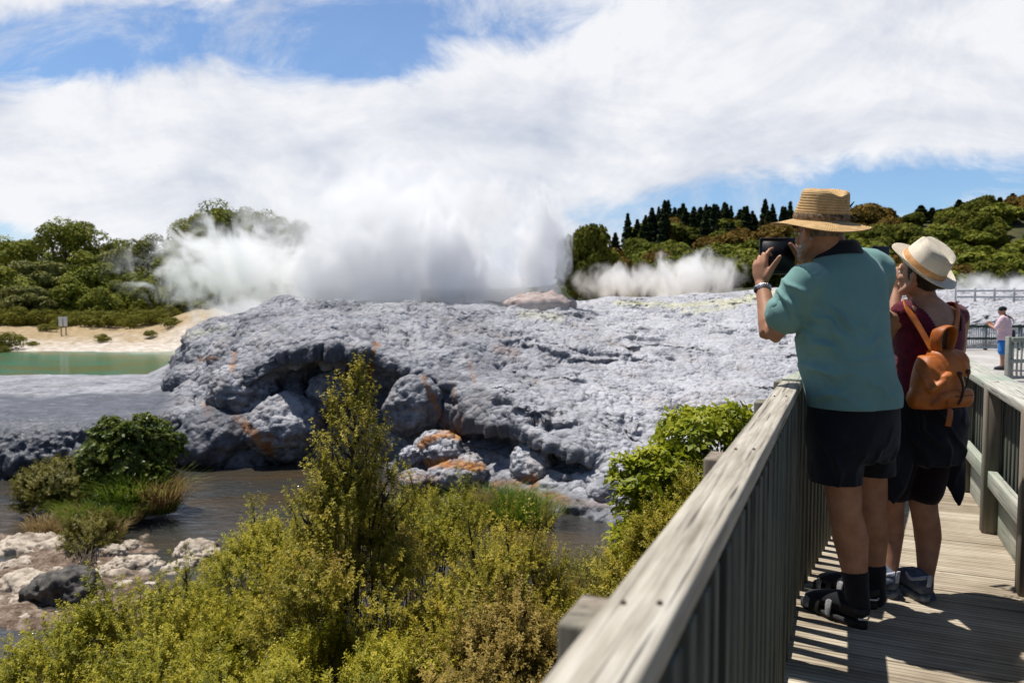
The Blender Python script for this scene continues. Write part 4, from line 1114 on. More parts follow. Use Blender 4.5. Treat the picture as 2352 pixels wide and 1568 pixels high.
def left_trees():
    # (u of trunk, v of base, v of top, distance, width ratio, kind)
    spec = [(40, 745, 560, 84, .95, 0), (-45, 745, 560, 92, .9, 0), (155, 745, 522, 80, .82, 0), (95, 748, 612, 70, 1.1, 1), (10, 750, 628, 66, 1.2, 0), (215, 745, 600, 72, .9, 0),
            (262, 745, 575, 82, .7, 0), (330, 745, 560, 80, .95, 1), (300, 748, 640, 70, 1.0, 0), (395, 745, 610, 74, .9, 0), (350, 748, 655, 68, 1.0, 0), (455, 742, 545, 95, .9, 1),
            (540, 735, 492, 112, .75, 0), (590, 735, 505, 116, .7, 1), (480, 740, 510, 108, .8, 0), (650, 730, 510, 118, .7, 0), (440, 742, 640, 72, 1.1, 0), (520, 738, 620, 82, 1.1, 0),
            (600, 735, 640, 84, 1.2, 1), (690, 725, 640, 88, 1.2, 0), (165, 750, 650, 66, 1.0, 0), (60, 750, 665, 63, 1.3, 1), (235, 750, 672, 64, 1.1, 0), (760, 720, 600, 110, 1.0, 0), (420, 748, 690, 64, 1.4, 1)]
    LB = {0: "dark green broccoli-crowned native tree", 1: "grey-green rounded native tree"}
    WH = ["at the left edge of the wood, front row", "running out of the frame at the far left", "tallest of the left wood, with blue sky above it", "with a low dome in front of the tallest tree", "low and wide in the left corner",
          "just right of the tallest tree", "slim, with sky gaps left of the drifting steam", "half veiled at the left end of the steam", "low, right of the white boards", "behind the low pool-side scrub", "small and round in front of the veiled tree",
          "behind thin steam above the pink bank", "highest of those rising out of the steam", "at the right shoulder of the steam-wrapped pair", "left shoulder of those rising out of the steam", "barely visible through dense steam",
          "short, at the edge of the bank in thin steam", "low in the steam behind the terrace", "low ragged crown right of the bank in steam", "last visible crown before the main plume", "small, behind the white boards",
          "lowest domed crown at the left shore", "narrow, right of the white boards, front row", "hidden deep in the plume", "bushy little crown above the pink bank"]
    pr = {}
    for i, (u, vb, vt, d, wr, kd) in enumerate(spec):
        p = at(u, vb, d); g = G0(p.x, p.y); H = (at(u, vt, d).z - g) * 1.22; 
        lab = LB[kd] + " " + WH[i]
        key = (kd, 'tall' if H > 9 else 'low')
        W = H * wr
        if key not in pr:
            pr[key] = (crown_tree("native_tree", lab, "tree", (p.x, p.y, g), H, W, (TREEG, TREEG2)[kd], 50 + i, "native trees behind the pool", nb=52, per=360, leaf=.25, low=-.05), H, W)
        else:
            o, h0, w0 = pr[key]; dup(o, (p.x, p.y, g), RNG.uniform(0, 6.28), (W / w0, W / w0, H / h0), lab)
    # scrub along the shore: (u, v base, half-width, height in photo units, distance)
    sc = [(40, 758, 38, 30, 60, "pale green scrub mound left of the white boards"), (95, 757, 30, 26, 60, "smaller pale scrub mound beside the white boards"), (205, 760, 34, 26, 58, "yellow-green scrub mound right of the white boards"),
          (250, 762, 36, 26, 57, "second yellow-green scrub mound right of the white boards"), (300, 768, 24, 22, 55, "dark scrub ball above the middle of the pool"), (345, 765, 30, 24, 57, "light green scrub mound right of the dark ball"),
          (18, 803, 34, 26, 45, "olive shrub on the sandy shore at the far left"), (2, 812, 16, 14, 43.5, "tiny olive shrub at the left edge of the shore"), (392, 772, 24, 15, 52, "small green bush on the pink bank"), (235, 788, 16, 14, 48, "little olive bush on dry grass by the pool"),
          (450, 745, 40, 16, 66, "olive scrub on top of the pink bank"), (345, 778, 12, 10, 50, "tiny bush beside the small bush on the pink bank"), (75, 795, 12, 8, 46.5, "lowest little shrub on the white shore"), (110, 772, 22, 12, 54, "flat scrub patch below the white boards"), (150, 762, 22, 16, 57, "scrub at the feet of the white boards")]
    sc += [(20 + k * 26 + RNG.uniform(-8, 8), 753 + RNG.uniform(-3, 4), 26, 22 + RNG.uniform(-4, 6), 61 + RNG.uniform(-2, 3), "low scrub mound in the unbroken row along the foot of the wood") for k in range(15)]
    first = None
    for i, (u, vb, hw, hh, d, lb) in enumerate(sc):
        p = at(u, vb, d); W = 2.9 * hw * d / 1746; H = hh * d / 1746 * 1.5; g = G0(p.x, p.y)
        if first is None: first = (crown_tree("shore_scrub", lb, "bush", (p.x, p.y, g), H, W, SCRUB, 90, "scrub along the pool shore", nb=20, per=220, leaf=.12, trunk=.05, low=.0), H, W)
        else: dup(first[0], (p.x, p.y, g), RNG.uniform(0, 6.28), (W / first[2], W / first[2], H / first[1]), lb)
left_trees()

def hill_z(x, y):
    """wooded hillside on the right"""
    s = x / y
    ridge = np.interp(s, [-.1, .05, .17, .30, .45, .55, .70, .9], [0, 2.0, 12.0, 12.0, 13.5, 15.0, 18.5, 20])
    return 2.2 + ridge * sstep(100, 165, y) - 6 * sstep(190, 320, y)
def hill():
    ys = np.linspace(88, 330, 60); ss = np.linspace(-.12, 1.0, 120)
    Y, S = np.meshgrid(ys, ss, indexing='ij'); X = S * Y
    Z = hill_z(X.ravel(), Y.ravel()); P = np.stack([X.ravel(), Y.ravel(), Z], 1); P[:, 2] += nz(P * .06, 4) * 1.2
    P[Y.ravel() < 90, 2] -= 4
    n = len(ss); i, j = np.meshgrid(np.arange(len(ys) - 1), np.arange(n - 1), indexing='ij'); a = (i * n + j).ravel()
    me = np_mesh("hill", P, np.stack([a, a + 1, a + n + 1, a + n], 1)); smooth(me)
    tag(obj("hill", me, noisy("hill_undergrowth", (.022, .03, .008), (.075, .065, .02), .25, .95, .6, 1.2)), kind='structure')
    rng = np.random.default_rng(5)
    kinds = {'pine': (CONIF, "pine_tree"), 'rust': (RUSTL, "scrub_tree"), 'lime': (LIMEL, "scrub_tree"), 'deep': (TREEG, "scrub_tree")}
    proto = {}
    def place(kd, u, y, H, W, label, group):
        x = (u - 1176) / 1746 * y; z = float(hill_z(np.array([x]), np.array([y]))[0]) - .3
        mat, nm = kinds[kd]
        if kd not in proto:
            o = conifer(nm, label, "tree", (x, y, z), H, W, mat, 71, group) if kd == 'pine' else crown_tree(nm, label, "tree", (x, y, z), H, W, mat, 72 + len(proto), group, nb=26, per=380, leaf=.32, low=-.12)
            proto[kd] = (o, H, W)
        else:
            o, h0, w0 = proto[kd]; o = dup(o, (x, y, z), rng.uniform(0, 6.28), (W / w0, W / w0, H / h0), label); o['group'] = group
    LB = {'pine': "dark pine standing on the hill's skyline", 'rust': "rusty orange-brown scrub crown on the hillside", 'lime': "yellow-green scrub crown on the hillside", 'deep': "dark green rounded crown on the hillside"}
    GP = {'pine': "pines along the hill's skyline", 'rust': "rusty scrub on the hillside", 'lime': "yellow-green scrub on the hillside", 'deep': "dark crowns on the hillside"}
    for k in range(110):
        u = 1478 + k * 8.3 + rng.uniform(-6, 6)
        place('pine', u, rng.uniform(158, 178), rng.uniform(3.2, 7.0) * (1.15 if u < 1720 else .68), rng.uniform(3.4, 6.0), LB['pine'], GP['pine'])
    for k in range(70):
        u = rng.uniform(1475, 1830)
        place('pine', u, rng.uniform(140, 158), rng.uniform(4.5, 8.0), rng.uniform(2.8, 4.6), "dark pine in the dense stand at the left end of the hill", "pine stand at the left end of the hill")
    for u, H in ((1385, 6.2), (1440, 7.0), (1412, 4.5), (1340, 4.0), (1364, 8.0), (1462, 5.0)): place('pine', u, 150, H, 3.4, "dark pine in the dip of the skyline left of the hill", "pines in the dip left of the hill")
    for k in range(265):
        y = rng.uniform(98, 160); u = rng.uniform(1480, 2400) if k % 6 else rng.uniform(1330, 1500)
        if u < 1480: y = rng.uniform(96, 130)
        c = mn.fractal(Vector((u * .006, y * .03, 0)), 1, 2, 3); q = rng.uniform() + c * .8
        kd = 'rust' if q < .26 else 'lime' if q < .62 else 'deep'
        H = rng.uniform(2.2, 5.6); place(kd, u, y, H, H * rng.uniform(1.3, 2.2), LB[kd], GP[kd])
    # nearer clump beside the tall jet
    for u, y, H, kd, lb in ((1345, 78, 6.4, 'lime', "tall yellow-green tree right beside the water jet"), (1320, 80, 5.6, 'deep', "dark tree touching the edge of the steam"), (1395, 82, 5.0, 'deep', "dark tree with a round crown right of the water jet"),
                            (1430, 80, 3.4, 'rust', "orange scrub above the small steam vents"), (1480, 84, 3.4, 'rust', "orange-brown scrub at the foot of the hill"), (1340, 76, 3.0, 'lime', "low yellow-green bush by the jet"), (1500, 82, 2.0, 'rust', "small rusty bush standing in thin steam")):
        place(kd, u, y, H, H * .95, lb, "trees right of the water jet")
hill()
# ------------------------------------------------------------------ people
def skin(name, c1, c2):
    t = NT(name); f = t.noise(14, 5, .6); c = t.ramp(f, [(.35, c1), (.65, c2)]); t.bump(t.noise(160, 3, .6), .12, .002)
    t.set(c, .52, .35); t.b.inputs['Subsurface Weight'].default_value = .08; t.b.inputs['Subsurface Radius'].default_value = (.008, .003, .0015); return t.m
SKIN = skin("tanned_skin", (.33, .155, .085), (.46, .235, .14)); SKIN2 = skin("warm_skin", (.34, .165, .10), (.47, .25, .155))
def cloth(name, c1, c2, scale=3, weave=420, bump=.25, rough=.85, spec=.15):
    t = NT(name); f = t.noise(scale, 5, .6); c = t.ramp(f, [(.35, c1), (.65, c2)])
    h = t.math('ADD', t.noise(weave, 2, .5), t.math('MULTIPLY', t.noise(18, 4, .6), 1.5)); t.bump(h, bump, .004)
    t.set(c, rough, spec); t.b.inputs['Sheen Weight'].default_value = .15; return t.m
TEAL = cloth("teal_cotton", (.135, .265, .245), (.175, .32, .295)); NAVY = cloth("black_navy_cloth", (.006, .007, .011), (.011, .012, .018)); NAVYC = cloth("dark_collar_knit", (.008, .010, .014), (.015, .018, .024))
SOCK = cloth("black_sock_knit", (.010, .010, .013), (.020, .020, .026), weave=260); MAROON = cloth("maroon_lace", (.085, .006, .016), (.14, .012, .030), 30, 120, .6)
RUBBER = noisy("black_rubber", (.012, .012, .012), (.03, .03, .03), 20, .7, .2); GREYS = noisy("grey_webbing", (.16, .16, .17), (.34, .34, .35), 30, .7, .3); WHITES = noisy("pale_trim", (.55, .55, .54), (.72, .72, .70), 30, .6, .1)
HAIRG = noisy("grey_brown_hair", (.09, .07, .055), (.22, .18, .15), 60, .7, .6, 200, (1, 1, .3)); HAIRD = noisy("dark_brown_hair", (.010, .006, .004), (.035, .018, .010), 60, .55, .6, 200, (1, 1, .25))
LEATHER = None
def leather():
    t = NT("tan_leather"); f = t.noise(7, 5, .6); c = t.ramp(f, [(.3, (.25, .060, .008)), (.5, (.42, .115, .014)), (.7, (.52, .165, .026))]); t.bump(t.math('ADD', t.noise(90, 4, .7), t.math('MULTIPLY', t.noise(12, 4, .6), 2.0)), .3, .004); return t.set(c, .52, .4)
LEATHER = leather()
DARKL = noisy("dark_leather", (.03, .012, .006), (.07, .03, .014), 12, .5, .3); BLACKP = noisy("black_plastic", (.006, .006, .007), (.010, .010, .012), 5, .28, .04, spec=.5); STEEL = None
def steel():
    t = NT("brushed_steel"); t.bump(t.noise(40, 3, .6), .3, .002); return t.set((.62, .62, .63), .25, .5, 1.0)
STEEL = steel()
def straw(name, c1, c2, c3, rows, holes=0.0):
    """plaited straw: rows round the hat from the 'row' attribute, strands from the 'ang' attribute"""
    t = NT(name); r = t.attr('row').outputs['Fac']; a = t.attr('ang').outputs['Fac']
    rr = t.math('MULTIPLY', r, rows); tri = t.math('PINGPONG', rr, .5)
    st = t.math('ADD', t.math('MULTIPLY', a, 60.0), t.math('MULTIPLY', t.math('FLOOR', rr), .37)); s2 = t.math('PINGPONG', st, .5)
    h = t.math('ADD', t.math('MULTIPLY', tri, 1.0), t.math('MULTIPLY', s2, .6)); t.bump(h, .7, .005)
    f = t.math('ADD', t.math('MULTIPLY', t.noise(40, 4, .6), .5), t.math('MULTIPLY', h, .62)); c = t.ramp(f, [(.22, c1), (.50, c2), (.80, c3)]); t.set(c, .7, .25)
    if holes:                                               # the open weave lets points of sun through
        o = t.math('MULTIPLY', t.math('LESS_THAN', tri, holes), t.math('LESS_THAN', s2, holes))
        lo = t.attr('open').outputs['Fac']; o = t.math('MULTIPLY', o, lo)
        tr = t.n('ShaderNodeBsdfTransparent'); ms = t.n('ShaderNodeMixShader'); t.l(o, ms.inputs[0]); t.l(t.b.outputs[0], ms.inputs[1]); t.l(tr.outputs[0], ms.inputs[2]); t.l(ms.outputs[0], t.out.inputs[0])
    return t.m
STRAW1 = straw("brown_straw", (.28, .15, .05), (.58, .37, .16), (.74, .53, .28), 1.0, .22)
STRAW2 = straw("cream_straw", (.68, .56, .40), (.83, .73, .57), (.88, .81, .68), 1.0, .20)

def axes(f, up=Vector((0, 0, 1))):
    f = Vector(f).normalized(); r = f.cross(up).normalized(); u = r.cross(f).normalized(); return r, f, u
def M3(r, f, u): return Matrix((r, f, u)).transposed()
def facing(deg): a = R(deg); return Vector((-math.sin(a), math.cos(a), 0))

def head_shapes(c, f, up, s=.93):
    r, f, u = axes(f, up); M = M3(r, f, u); L = lambda x, y, z: c + (r * x + f * y + u * z) * s
    sh = [ball(L(0, -.008, .045), ((.077 * s, .098 * s, .088 * s), M), 24), ball(L(0, .03, -.02), ((.064 * s, .068 * s, .092 * s), M), 20),
          tube([L(-.056, -.012, -.03), L(-.046, .042, -.082), L(0, .074, -.098), L(.046, .042, -.082), L(.056, -.012, -.03)], [.022 * s] * 5, 12, sub=3),
          tube([L(0, .09, .022), L(0, .108, -.005), L(0, .116, -.028)], [.008 * s, .011 * s, .014 * s], 10), tube([L(-.05, .078, .028), L(0, .094, .028), L(.05, .078, .028)], [.011 * s] * 3, 10, sub=2),
          ball(L(.040, .066, -.02), .026 * s), ball(L(-.040, .066, -.02), .026 * s), tube([L(-.024, .088, -.060), L(0, .099, -.058), L(.024, .088, -.060)], [.007 * s, .011 * s, .007 * s], 10, sub=2)]
    for k in (-1, 1):
        sh.append(ball(L(.079 * k, -.012, -.002), ((.010 * s, .021 * s, .033 * s), M), 14)); sh.append(tube([L(.083 * k, -.02, -.028), L(.088 * k, -.028, .004), L(.084 * k, -.008, .03)], [.006 * s] * 3, 8, sub=3))
    return sh, L, M
def hand_shapes(wr, fd, bk, tside, curls, tdir, s=1.0, spread=.10):
    """wrist, fingers' direction, back-of-hand normal, side the thumb is on; curls: three bend angles (deg) for each of four fingers"""
    fd = Vector(fd).normalized(); bk = Vector(bk); bk = (bk - fd * bk.dot(fd)).normalized(); lat = fd.cross(bk).normalized()
    if lat.dot(Vector(tside)) < 0: lat = -lat
    kn = wr + fd * .086 * s
    sh = [tube([wr - fd * .03, wr, wr + fd * .045 * s, kn - fd * .006], [(.027 * s, .021 * s), (.029 * s, .020 * s), (.041 * s, .0165 * s), (.040 * s, .0130 * s)], 16, ref=bk)]
    for i in range(4):
        b = kn + lat * (.031, .0105, -.0105, -.030)[i] * s - fd * (0.0, -.004, 0.0, .008)[i] * s
        tot = (.074, .082, .076, .060)[i] * s; seg = (tot * .45, tot * .31, tot * .24); d0 = (fd + lat * spread * (1.2, .35, -.45, -1.3)[i]).normalized()
        pts = [b - fd * .018, b]; ang = 0; p = b
        for j in range(3):
            ang += R(curls[i][j]); d = d0 * math.cos(ang) - bk * math.sin(ang); p = p + d * seg[j]; pts.append(p)
        k = (1, 1.03, 1, .87)[i] * s; sh.append(tube(pts, [.0098 * k, .0098 * k, .0088 * k, .0080 * k, .0070 * k], 10, ref=bk))
    tb = wr + fd * .022 * s + lat * .026 * s; d1 = (lat * .6 + fd * .75 + Vector(tdir) * .5).normalized(); d2 = (d1 * .5 + Vector(tdir).normalized()).normalized(); p1 = tb + d1 * .042 * s; p2 = p1 + d2 * .034 * s
    sh.append(tube([tb, p1, p2, p2 + d2 * .026 * s], [.0155 * s, .0125 * s, .0108 * s, .0088 * s], 10, ref=bk))
    return sh
def foot_shape(heel, toe, g=0.0, top=1.0):
    h, t = Vector(heel), Vector(toe); d = (t - h); ax = d.normalized(); U = Vector((0, 0, 1)); L = d.length
    P = [h + ax * .02 + U * .040, h + ax * .06 + U * .050, h + ax * L * .42 + U * .047, h + ax * L * .70 + U * .034, h + ax * L * .9 + U * .024]
    return tube(P, [(.030 + g, .036 + g), (.034 + g, .046 * top + g), (.037 + g, .042 * top + g), (.045 + g, .029 + g), (.036 + g, .018 + g)], 16, ref=U, sub=2)
def sole(name, heel, toe, mat, parent, z0=0.0, h=.026, w=.050):
    hl, t = Vector(heel), Vector(toe); ax = (t - hl); L = ax.length; ax.normalize(); sd = Vector((ax.y, -ax.x, 0)); out = []
    for k in range(28):
        an = 2 * math.pi * k / 28; ca, sa = math.cos(an), math.sin(an); y = L * .5 * (1 - ca * 1.03); x = w * (.74 + .26 * min(1, max(0, y / L * 1.5))) * math.copysign(abs(sa) ** .7, sa); out.append(hl + ax * y + sd * x)
    V = [(p.x, p.y, z0) for p in out] + [(p.x, p.y, z0 + h) for p in out]; n = 28; F4 = [(k, (k + 1) % n, n + (k + 1) % n, n + k) for k in range(n)]; c = hl + ax * L * .5
    V += [(c.x, c.y, z0), (c.x, c.y, z0 + h)]; F3 = [(2 * n, (k + 1) % n, k) for k in range(n)] + [(2 * n + 1, n + k, n + (k + 1) % n) for k in range(n)]
    return MB().add(V, F4, F3).build(name, mat, parent)
def crop(o, keep):
    """drops the faces whose centre (world) fails keep()"""
    off = Vector(); q = o.parent
    while q is not None: off += q.location; q = q.parent
    bm = bmesh.new(); bm.from_mesh(o.data); bmesh.ops.delete(bm, geom=[f for f in bm.faces if not keep(f.calc_center_median() + off)], context='FACES'); bm.to_mesh(o.data); bm.free(); return o
def cut(o, z):
    """trims a garment to a level hem at height z"""
    off = Vector(); q = o.parent
    while q is not None: off += q.location; q = q.parent
    bm = bmesh.new(); bm.from_mesh(o.data); bmesh.ops.bisect_plane(bm, geom=bm.verts[:] + bm.edges[:] + bm.faces[:], plane_co=(0, 0, z - off.z), plane_no=(0, 0, -1), clear_outer=True); bm.to_mesh(o.data); bm.free(); return o
def rim_and_solid(o, th):
    m = o.modifiers.new("thick", 'SOLIDIFY'); m.thickness = th; m.offset = -1; return o
def flat_strap(name, pts, w, th, ref, mat, parent, sub=5):
    return MB().add(*tube(pts, [(w, th)] * len(pts), 10, ref=ref, sub=sub)).build(name, mat, parent, True)

def hat(root, c, r, f, u, mat, band_mat, ca, cb, ch, bo, rows, droop, curl, dent, wavy, pinch=.16, brim_only_open=True, taper=.80, seed=1):
    """felt-like straw hat at c (brim level) with axes r f u; crown half-axes ca cb, height ch; brim reach bo"""
    n = 96; prof = []                                       # (radius factor 0..1 of crown or brim reach, height, kind)
    rng = np.random.default_rng(seed); V, row, ang, opn = [], [], [], []
    rad = [('c', k) for k in np.linspace(0, 1, 26)] + [('b', k) for k in np.linspace(.04, 1, 14)]
    for kind, k in rad:
        for j in range(n):
            a = 2 * math.pi * j / n; x, y = math.cos(a), math.sin(a)
            if kind == 'c':
                if k < .42: q = k / .42; rr = q * .74; z = ch * (1 - .07 * q ** 2)
                elif k < .60: q = (k - .42) / .18; rr = .74 + .26 * math.sin(q * math.pi / 2); z = ch * (.93 - .15 * (1 - math.cos(q * math.pi / 2)))
                else: q = (k - .60) / .40; rr = 1.0 + (1 / taper - 1) * q; z = ch * .78 * (1 - q)
                rr *= taper; X, Y = rr * ca * x, rr * cb * y
                z -= ch * dent * math.exp(-(X / (ca * .26)) ** 2) * max(0.0, 1 - (rr / (taper * 1.04)) ** 5) * (1 + .10 * Y / cb)       # the crease front to back
                fr = max(0.0, Y / cb); sg = 1 if X > 0 else -1
                if z > ch * .25: X -= sg * ca * pinch * math.exp(-((Y / cb - .52) / .28) ** 2) * math.exp(-((abs(X) / ca - .62) / .35) ** 2) * min(1, (z / ch - .25) * 2.5); z += ch * .05 * fr
                row.append((k * 22) * (rows / 22)); opn.append(1.0 if .40 < k < .66 and not brim_only_open else 0.0)
            else:
                rr = 1 + 0 * k; ex = ca + bo * k; ey = cb + bo * 1.05 * k; X, Y = ex * x, ey * y
                z = -droop * k ** 1.2 * bo + curl * k ** 2.2 * bo * (abs(x) ** 3 + .55 * max(0, -y) ** 2) + wavy * bo * k ** 1.5 * (math.sin(2 * a + seed) * .5 + .5 * math.sin(3 * a + 2.1 * seed))
                row.append((rows + k * 8) * 1.0); opn.append(1.0)
            V.append((c + r * X + f * Y + u * z)[:]); ang.append(j / n if j < n else 1)
    m = len(rad); F = []
    for i in range(m - 1):
        for j in range(n): j2 = (j + 1) % n; F.append((i * n + j, (i + 1) * n + j, (i + 1) * n + j2, i * n + j2))
    me = np_mesh("hat", V, np.array(F)); smooth(me); ang = np.abs(np.array(ang) - .5) * 2
    o = obj("hat", me, mat, root)
    for nm, vv in (('row', row), ('ang', ang), ('open', opn)): put_attr(me, nm, vv)
    rim_and_solid(o, .0035)
    # the band
    bv, bf = [], []
    for i, (z, g) in enumerate(((.004, 1.012), (.012, 1.03), (.024, 1.022), (.030, 1.0))):
        for j in range(n):
            a = 2 * math.pi * j / n; q = 1 - (z / (ch * .78)) * (1 - taper); w = 1 + .012 * math.sin(a * 38 + i * 2); bv.append((c + r * ca * q * g * w * math.cos(a) + f * cb * q * g * w * math.sin(a) + u * z)[:])
    for i in range(3):
        for j in range(n): j2 = (j + 1) % n; bf.append((i * n + j, i * n + j2, (i + 1) * n + j2, (i + 1) * n + j))
    b = np_mesh("band", bv, np.array(bf)); smooth(b); obj("band", b, band_mat, o)
    return o
def folds(seed, amp, dirs, fq):
    """cloth folds: ridges along the given lines of pull"""
    def fn(P):
        o = nz(P * 5 + seed, 4, 1.0) * amp * .7
        for (c, rad, d, a) in dirs:
            q = P - np.array(c); w = np.exp(-(np.linalg.norm(q, axis=1) / rad) ** 2); d = np.array(d) / np.linalg.norm(d)
            k = (q @ d) * fq * .55 + 3.5 * nz(P * np.array([4, 4, 4]) + seed, 3); o = o + w * a * 1.1 * (np.exp(-(np.sin(k) / .45) ** 2) - .35) * (.4 + 1.2 * np.clip(nz(P * 6 + seed + 9, 2) + .5, 0, 1))
        return o
    return fn

# ---------------- the man with the tablet
def man():
    b0 = at(1960, 1440, 3.22); base = Vector((b0.x, b0.y, 0))
    root = thing("person", "man in straw hat, teal polo shirt and black shorts photographing with a tablet", "person", base)
    yw = R(28); F = facing(28); RT = Vector((F.y, -F.x, 0)); hf = facing(15); hc = at(1884, 540, 3.14)
    hs, HL, HM = head_shapes(hc, hf, Vector((.05, -.05, 1)).normalized(), 1.0)
    S = lambda u, v, d, rx, ry, y=yw: (at(u, v, d), rx, ry, y)
    torso = stack([S(1952, 1040, 3.17, .150, .11), S(1955, 960, 3.17, .165, .125), S(1945, 860, 3.16, .175, .135), S(1935, 760, 3.15, .185, .125), S(1936, 690, 3.15, .190, .11), S(1938, 625, 3.15, .150, .085), S(1930, 590, 3.15, .085, .075)], ex=2.2)
    neck = tube([at(1932, 640, 3.16), at(1915, 590, 3.15), at(1892, 548, 3.14)], [.080, .072, .070], 18, sub=3)
    shL, elL, wrL = at(1852, 655, 3.07), at(1772, 768, 3.17), at(1750, 652, 3.32); shR, elR, wrR = at(2008, 620, 3.24), at(1985, 735, 3.50), at(1846, 608, 3.45)
    armL = tube([shL + Vector((.05, 0, .01)), shL, shL.lerp(elL, .5), elL, elL.lerp(wrL, .22), elL.lerp(wrL, .6), wrL], [.060, .058, .050, .043, .046, .036, .028], 16, sub=3)
    armR = tube([shR - Vector((.05, 0, -.01)), shR, shR.lerp(elR, .5), elR, elR.lerp(wrR, .25), elR.lerp(wrR, .6), wrR], [.060, .058, .050, .043, .046, .036, .028], 16, sub=3)
    handL = hand_shapes(wrL, (-.09, .10, 1), (-.86, -.5, .06), (.6, -.8, 0), [(12, 38, 22), (26, 60, 30), (30, 62, 30), (32, 60, 30)], (.40, -.55, .75), 1.08)
    handR = hand_shapes(wrR, (-.42, -.05, .90), (.80, -.50, .25), (-.5, -.85, .2), [(18, 40, 30), (30, 55, 30), (34, 58, 30), (36, 58, 30)], (-.52, -.1, .75), 1.02)
    lk = [at(1915, 1000, 3.10), at(1936, 1125, 3.12), at(1941, 1175, 3.12), at(1953, 1235, 3.14), at(1964, 1320, 3.12), at(1972, 1395, 3.11)]
    rk = [at(1992, 1000, 3.26), at(1999, 1125, 3.30), at(2001, 1175, 3.30), at(2003, 1235, 3.34), at(2006, 1305, 3.34), at(2010, 1372, 3.33)]
    legL = tube(lk, [.080, .073, .065, .071, .049, .041], 20, sub=4); legR = tube(rk, [.078, .070, .062, .067, .047, .040], 20, sub=4)
    hL, tL, hR, tR = Vector((1.452, 3.085, .03)), Vector((1.315, 3.33, .03)), Vector((1.590, 3.29, .03)), Vector((1.455, 3.54, .03))
    body = fuse("body", hs + [torso, neck, armL, armR, legL, legR, foot_shape(hL, tL), foot_shape(hR, tR)] + handL + handR, .0052, SKIN, root, 4)
    for k in (-1, 1):
        e = MB().add(*ball(HL(.030 * k, .083, .008), .0115)).build("eye", noisy("eye_white", (.6, .58, .55), (.7, .68, .66), 9, .3, 0), root, True)
    hr = MB().add(*ball(HL(0, -.012, .040), ((.0785, .1005, .090), HM), 40)).build("hair", HAIRG, root, True)
    hu = HM.col[2]; hfv = HM.col[1]
    fuse("beard", [tube([HL(-.060, -.012, -.02), HL(-.049, .042, -.078), HL(0, .077, -.098), HL(.049, .042, -.078), HL(.060, -.012, -.02)], [.0215] * 5, 12, sub=4), ball(HL(.044, .05, -.052), .020), ball(HL(-.044, .05, -.052), .020), tube([HL(-.030, .092, -.046), HL(0, .104, -.044), HL(.030, .092, -.046)], [.007, .009, .007], 8, sub=2)], .0045, noisy("grey_stubble", (.30, .24, .20), (.48, .42, .37), 90, .8, .6, 260), root, 3, lambda P: nz(P * 160, 2) * .0015)
    crop(hr, lambda p: -.010 < (p - hc).dot(hu) < .09 and (p - hc).dot(hfv) < .012 - .35 * (p - hc).dot(hu) * (1 if (p - hc).dot(hu) < 0 else 0))
    # shirt
    sleeveL = tube([shL + Vector((.075, .02, .0)), shL + Vector((.0, 0, .005)), shL.lerp(elL, .30) + Vector((.0, 0, -.004)), shL.lerp(elL, .58)], [(.078, .078), (.088, .086), (.090, .086), (.086, .082)], 20, sub=3)
    sleeveR = tube([shR + Vector((-.085, 0, .022)), shR, shR.lerp(elR, .4), shR.lerp(elR, .75)], [.078, .085, .086, .084], 20, sub=3)
    st = stack([S(1962, 945, 3.16, .203, .156), S(1962, 931, 3.16, .204, .158), S(1960, 905, 3.16, .206, .160), S(1946, 850, 3.15, .203, .160), S(1938, 790, 3.15, .207, .155), S(1936, 725, 3.15, .215, .14), S(1938, 680, 3.15, .216, .126), S(1942, 635, 3.15, .195, .110), S(1940, 600, 3.15, .145, .094), S(1930, 575, 3.15, .085, .080)], ex=2.35)
    sh = fuse("shirt", [st, sleeveL, sleeveR], .0085, TEAL, root, 8,
              folds(3, .006, [(at(1845, 770, 3.02), .17, (.7, 0, .7), .016), (at(1815, 720, 3.02), .13, (.55, 0, .85), .017), (at(1960, 880, 3.0), .24, (.25, 0, 1), .012), (at(1860, 880, 3.0), .14, (-.35, 0, 1), .012), (at(1900, 740, 3.0), .12, (.75, 0, .6), .010)], 62))
    cut(sh, .918); rim_and_solid(sh, .003)
    MB().add(*tube([shL.lerp(elL, .53), shL.lerp(elL, .585)], [(.0885, .0845), (.0880, .0840)], 24)).build("cuff", TEAL, sh, True)
    c0 = at(1924, 580, 3.150); col = MB()
    for i, (dz, g) in enumerate(((-.030, 1.22), (.0, 1.06), (.030, .95), (.040, .99), (.022, 1.16))): pass
    rings = [((-.034), .100), ((-.006), .085), (.026, .077), (.034, .080), (.014, .092), (-.022, .108)]
    V, Fq = [], []
    for z, q in rings:
        for k in range(40): a = 2 * math.pi * k / 40; V.append((c0 + RT * q * math.cos(a) + F * q * .92 * math.sin(a) + UP * (z + .012 * math.sin(-a) + .2 * q * math.sin(a) * -.15) - RT * .03 * (z)).to_tuple())
    for i in range(len(rings) - 1):
        for k in range(40): k2 = (k + 1) % 40; Fq.append((i * 40 + k, i * 40 + k2, (i + 1) * 40 + k2, (i + 1) * 40 + k))
    MB().add(V, Fq).build("collar", NAVYC, sh, True)
    # shorts
    sl = tube([at(1918, 985, 3.12), at(1918, 1060, 3.12), at(1922, 1116, 3.13), at(1924, 1140, 3.13)], [(.112, .124), (.106, .116), (.104, .112), (.104, .112)], 24, sub=3)
    sr = tube([at(1996, 985, 3.22), at(2000, 1050, 3.26), at(2003, 1102, 3.28), at(2004, 1130, 3.29)], [(.108, .118), (.098, .108), (.092, .104), (.090, .102)], 24, sub=3)
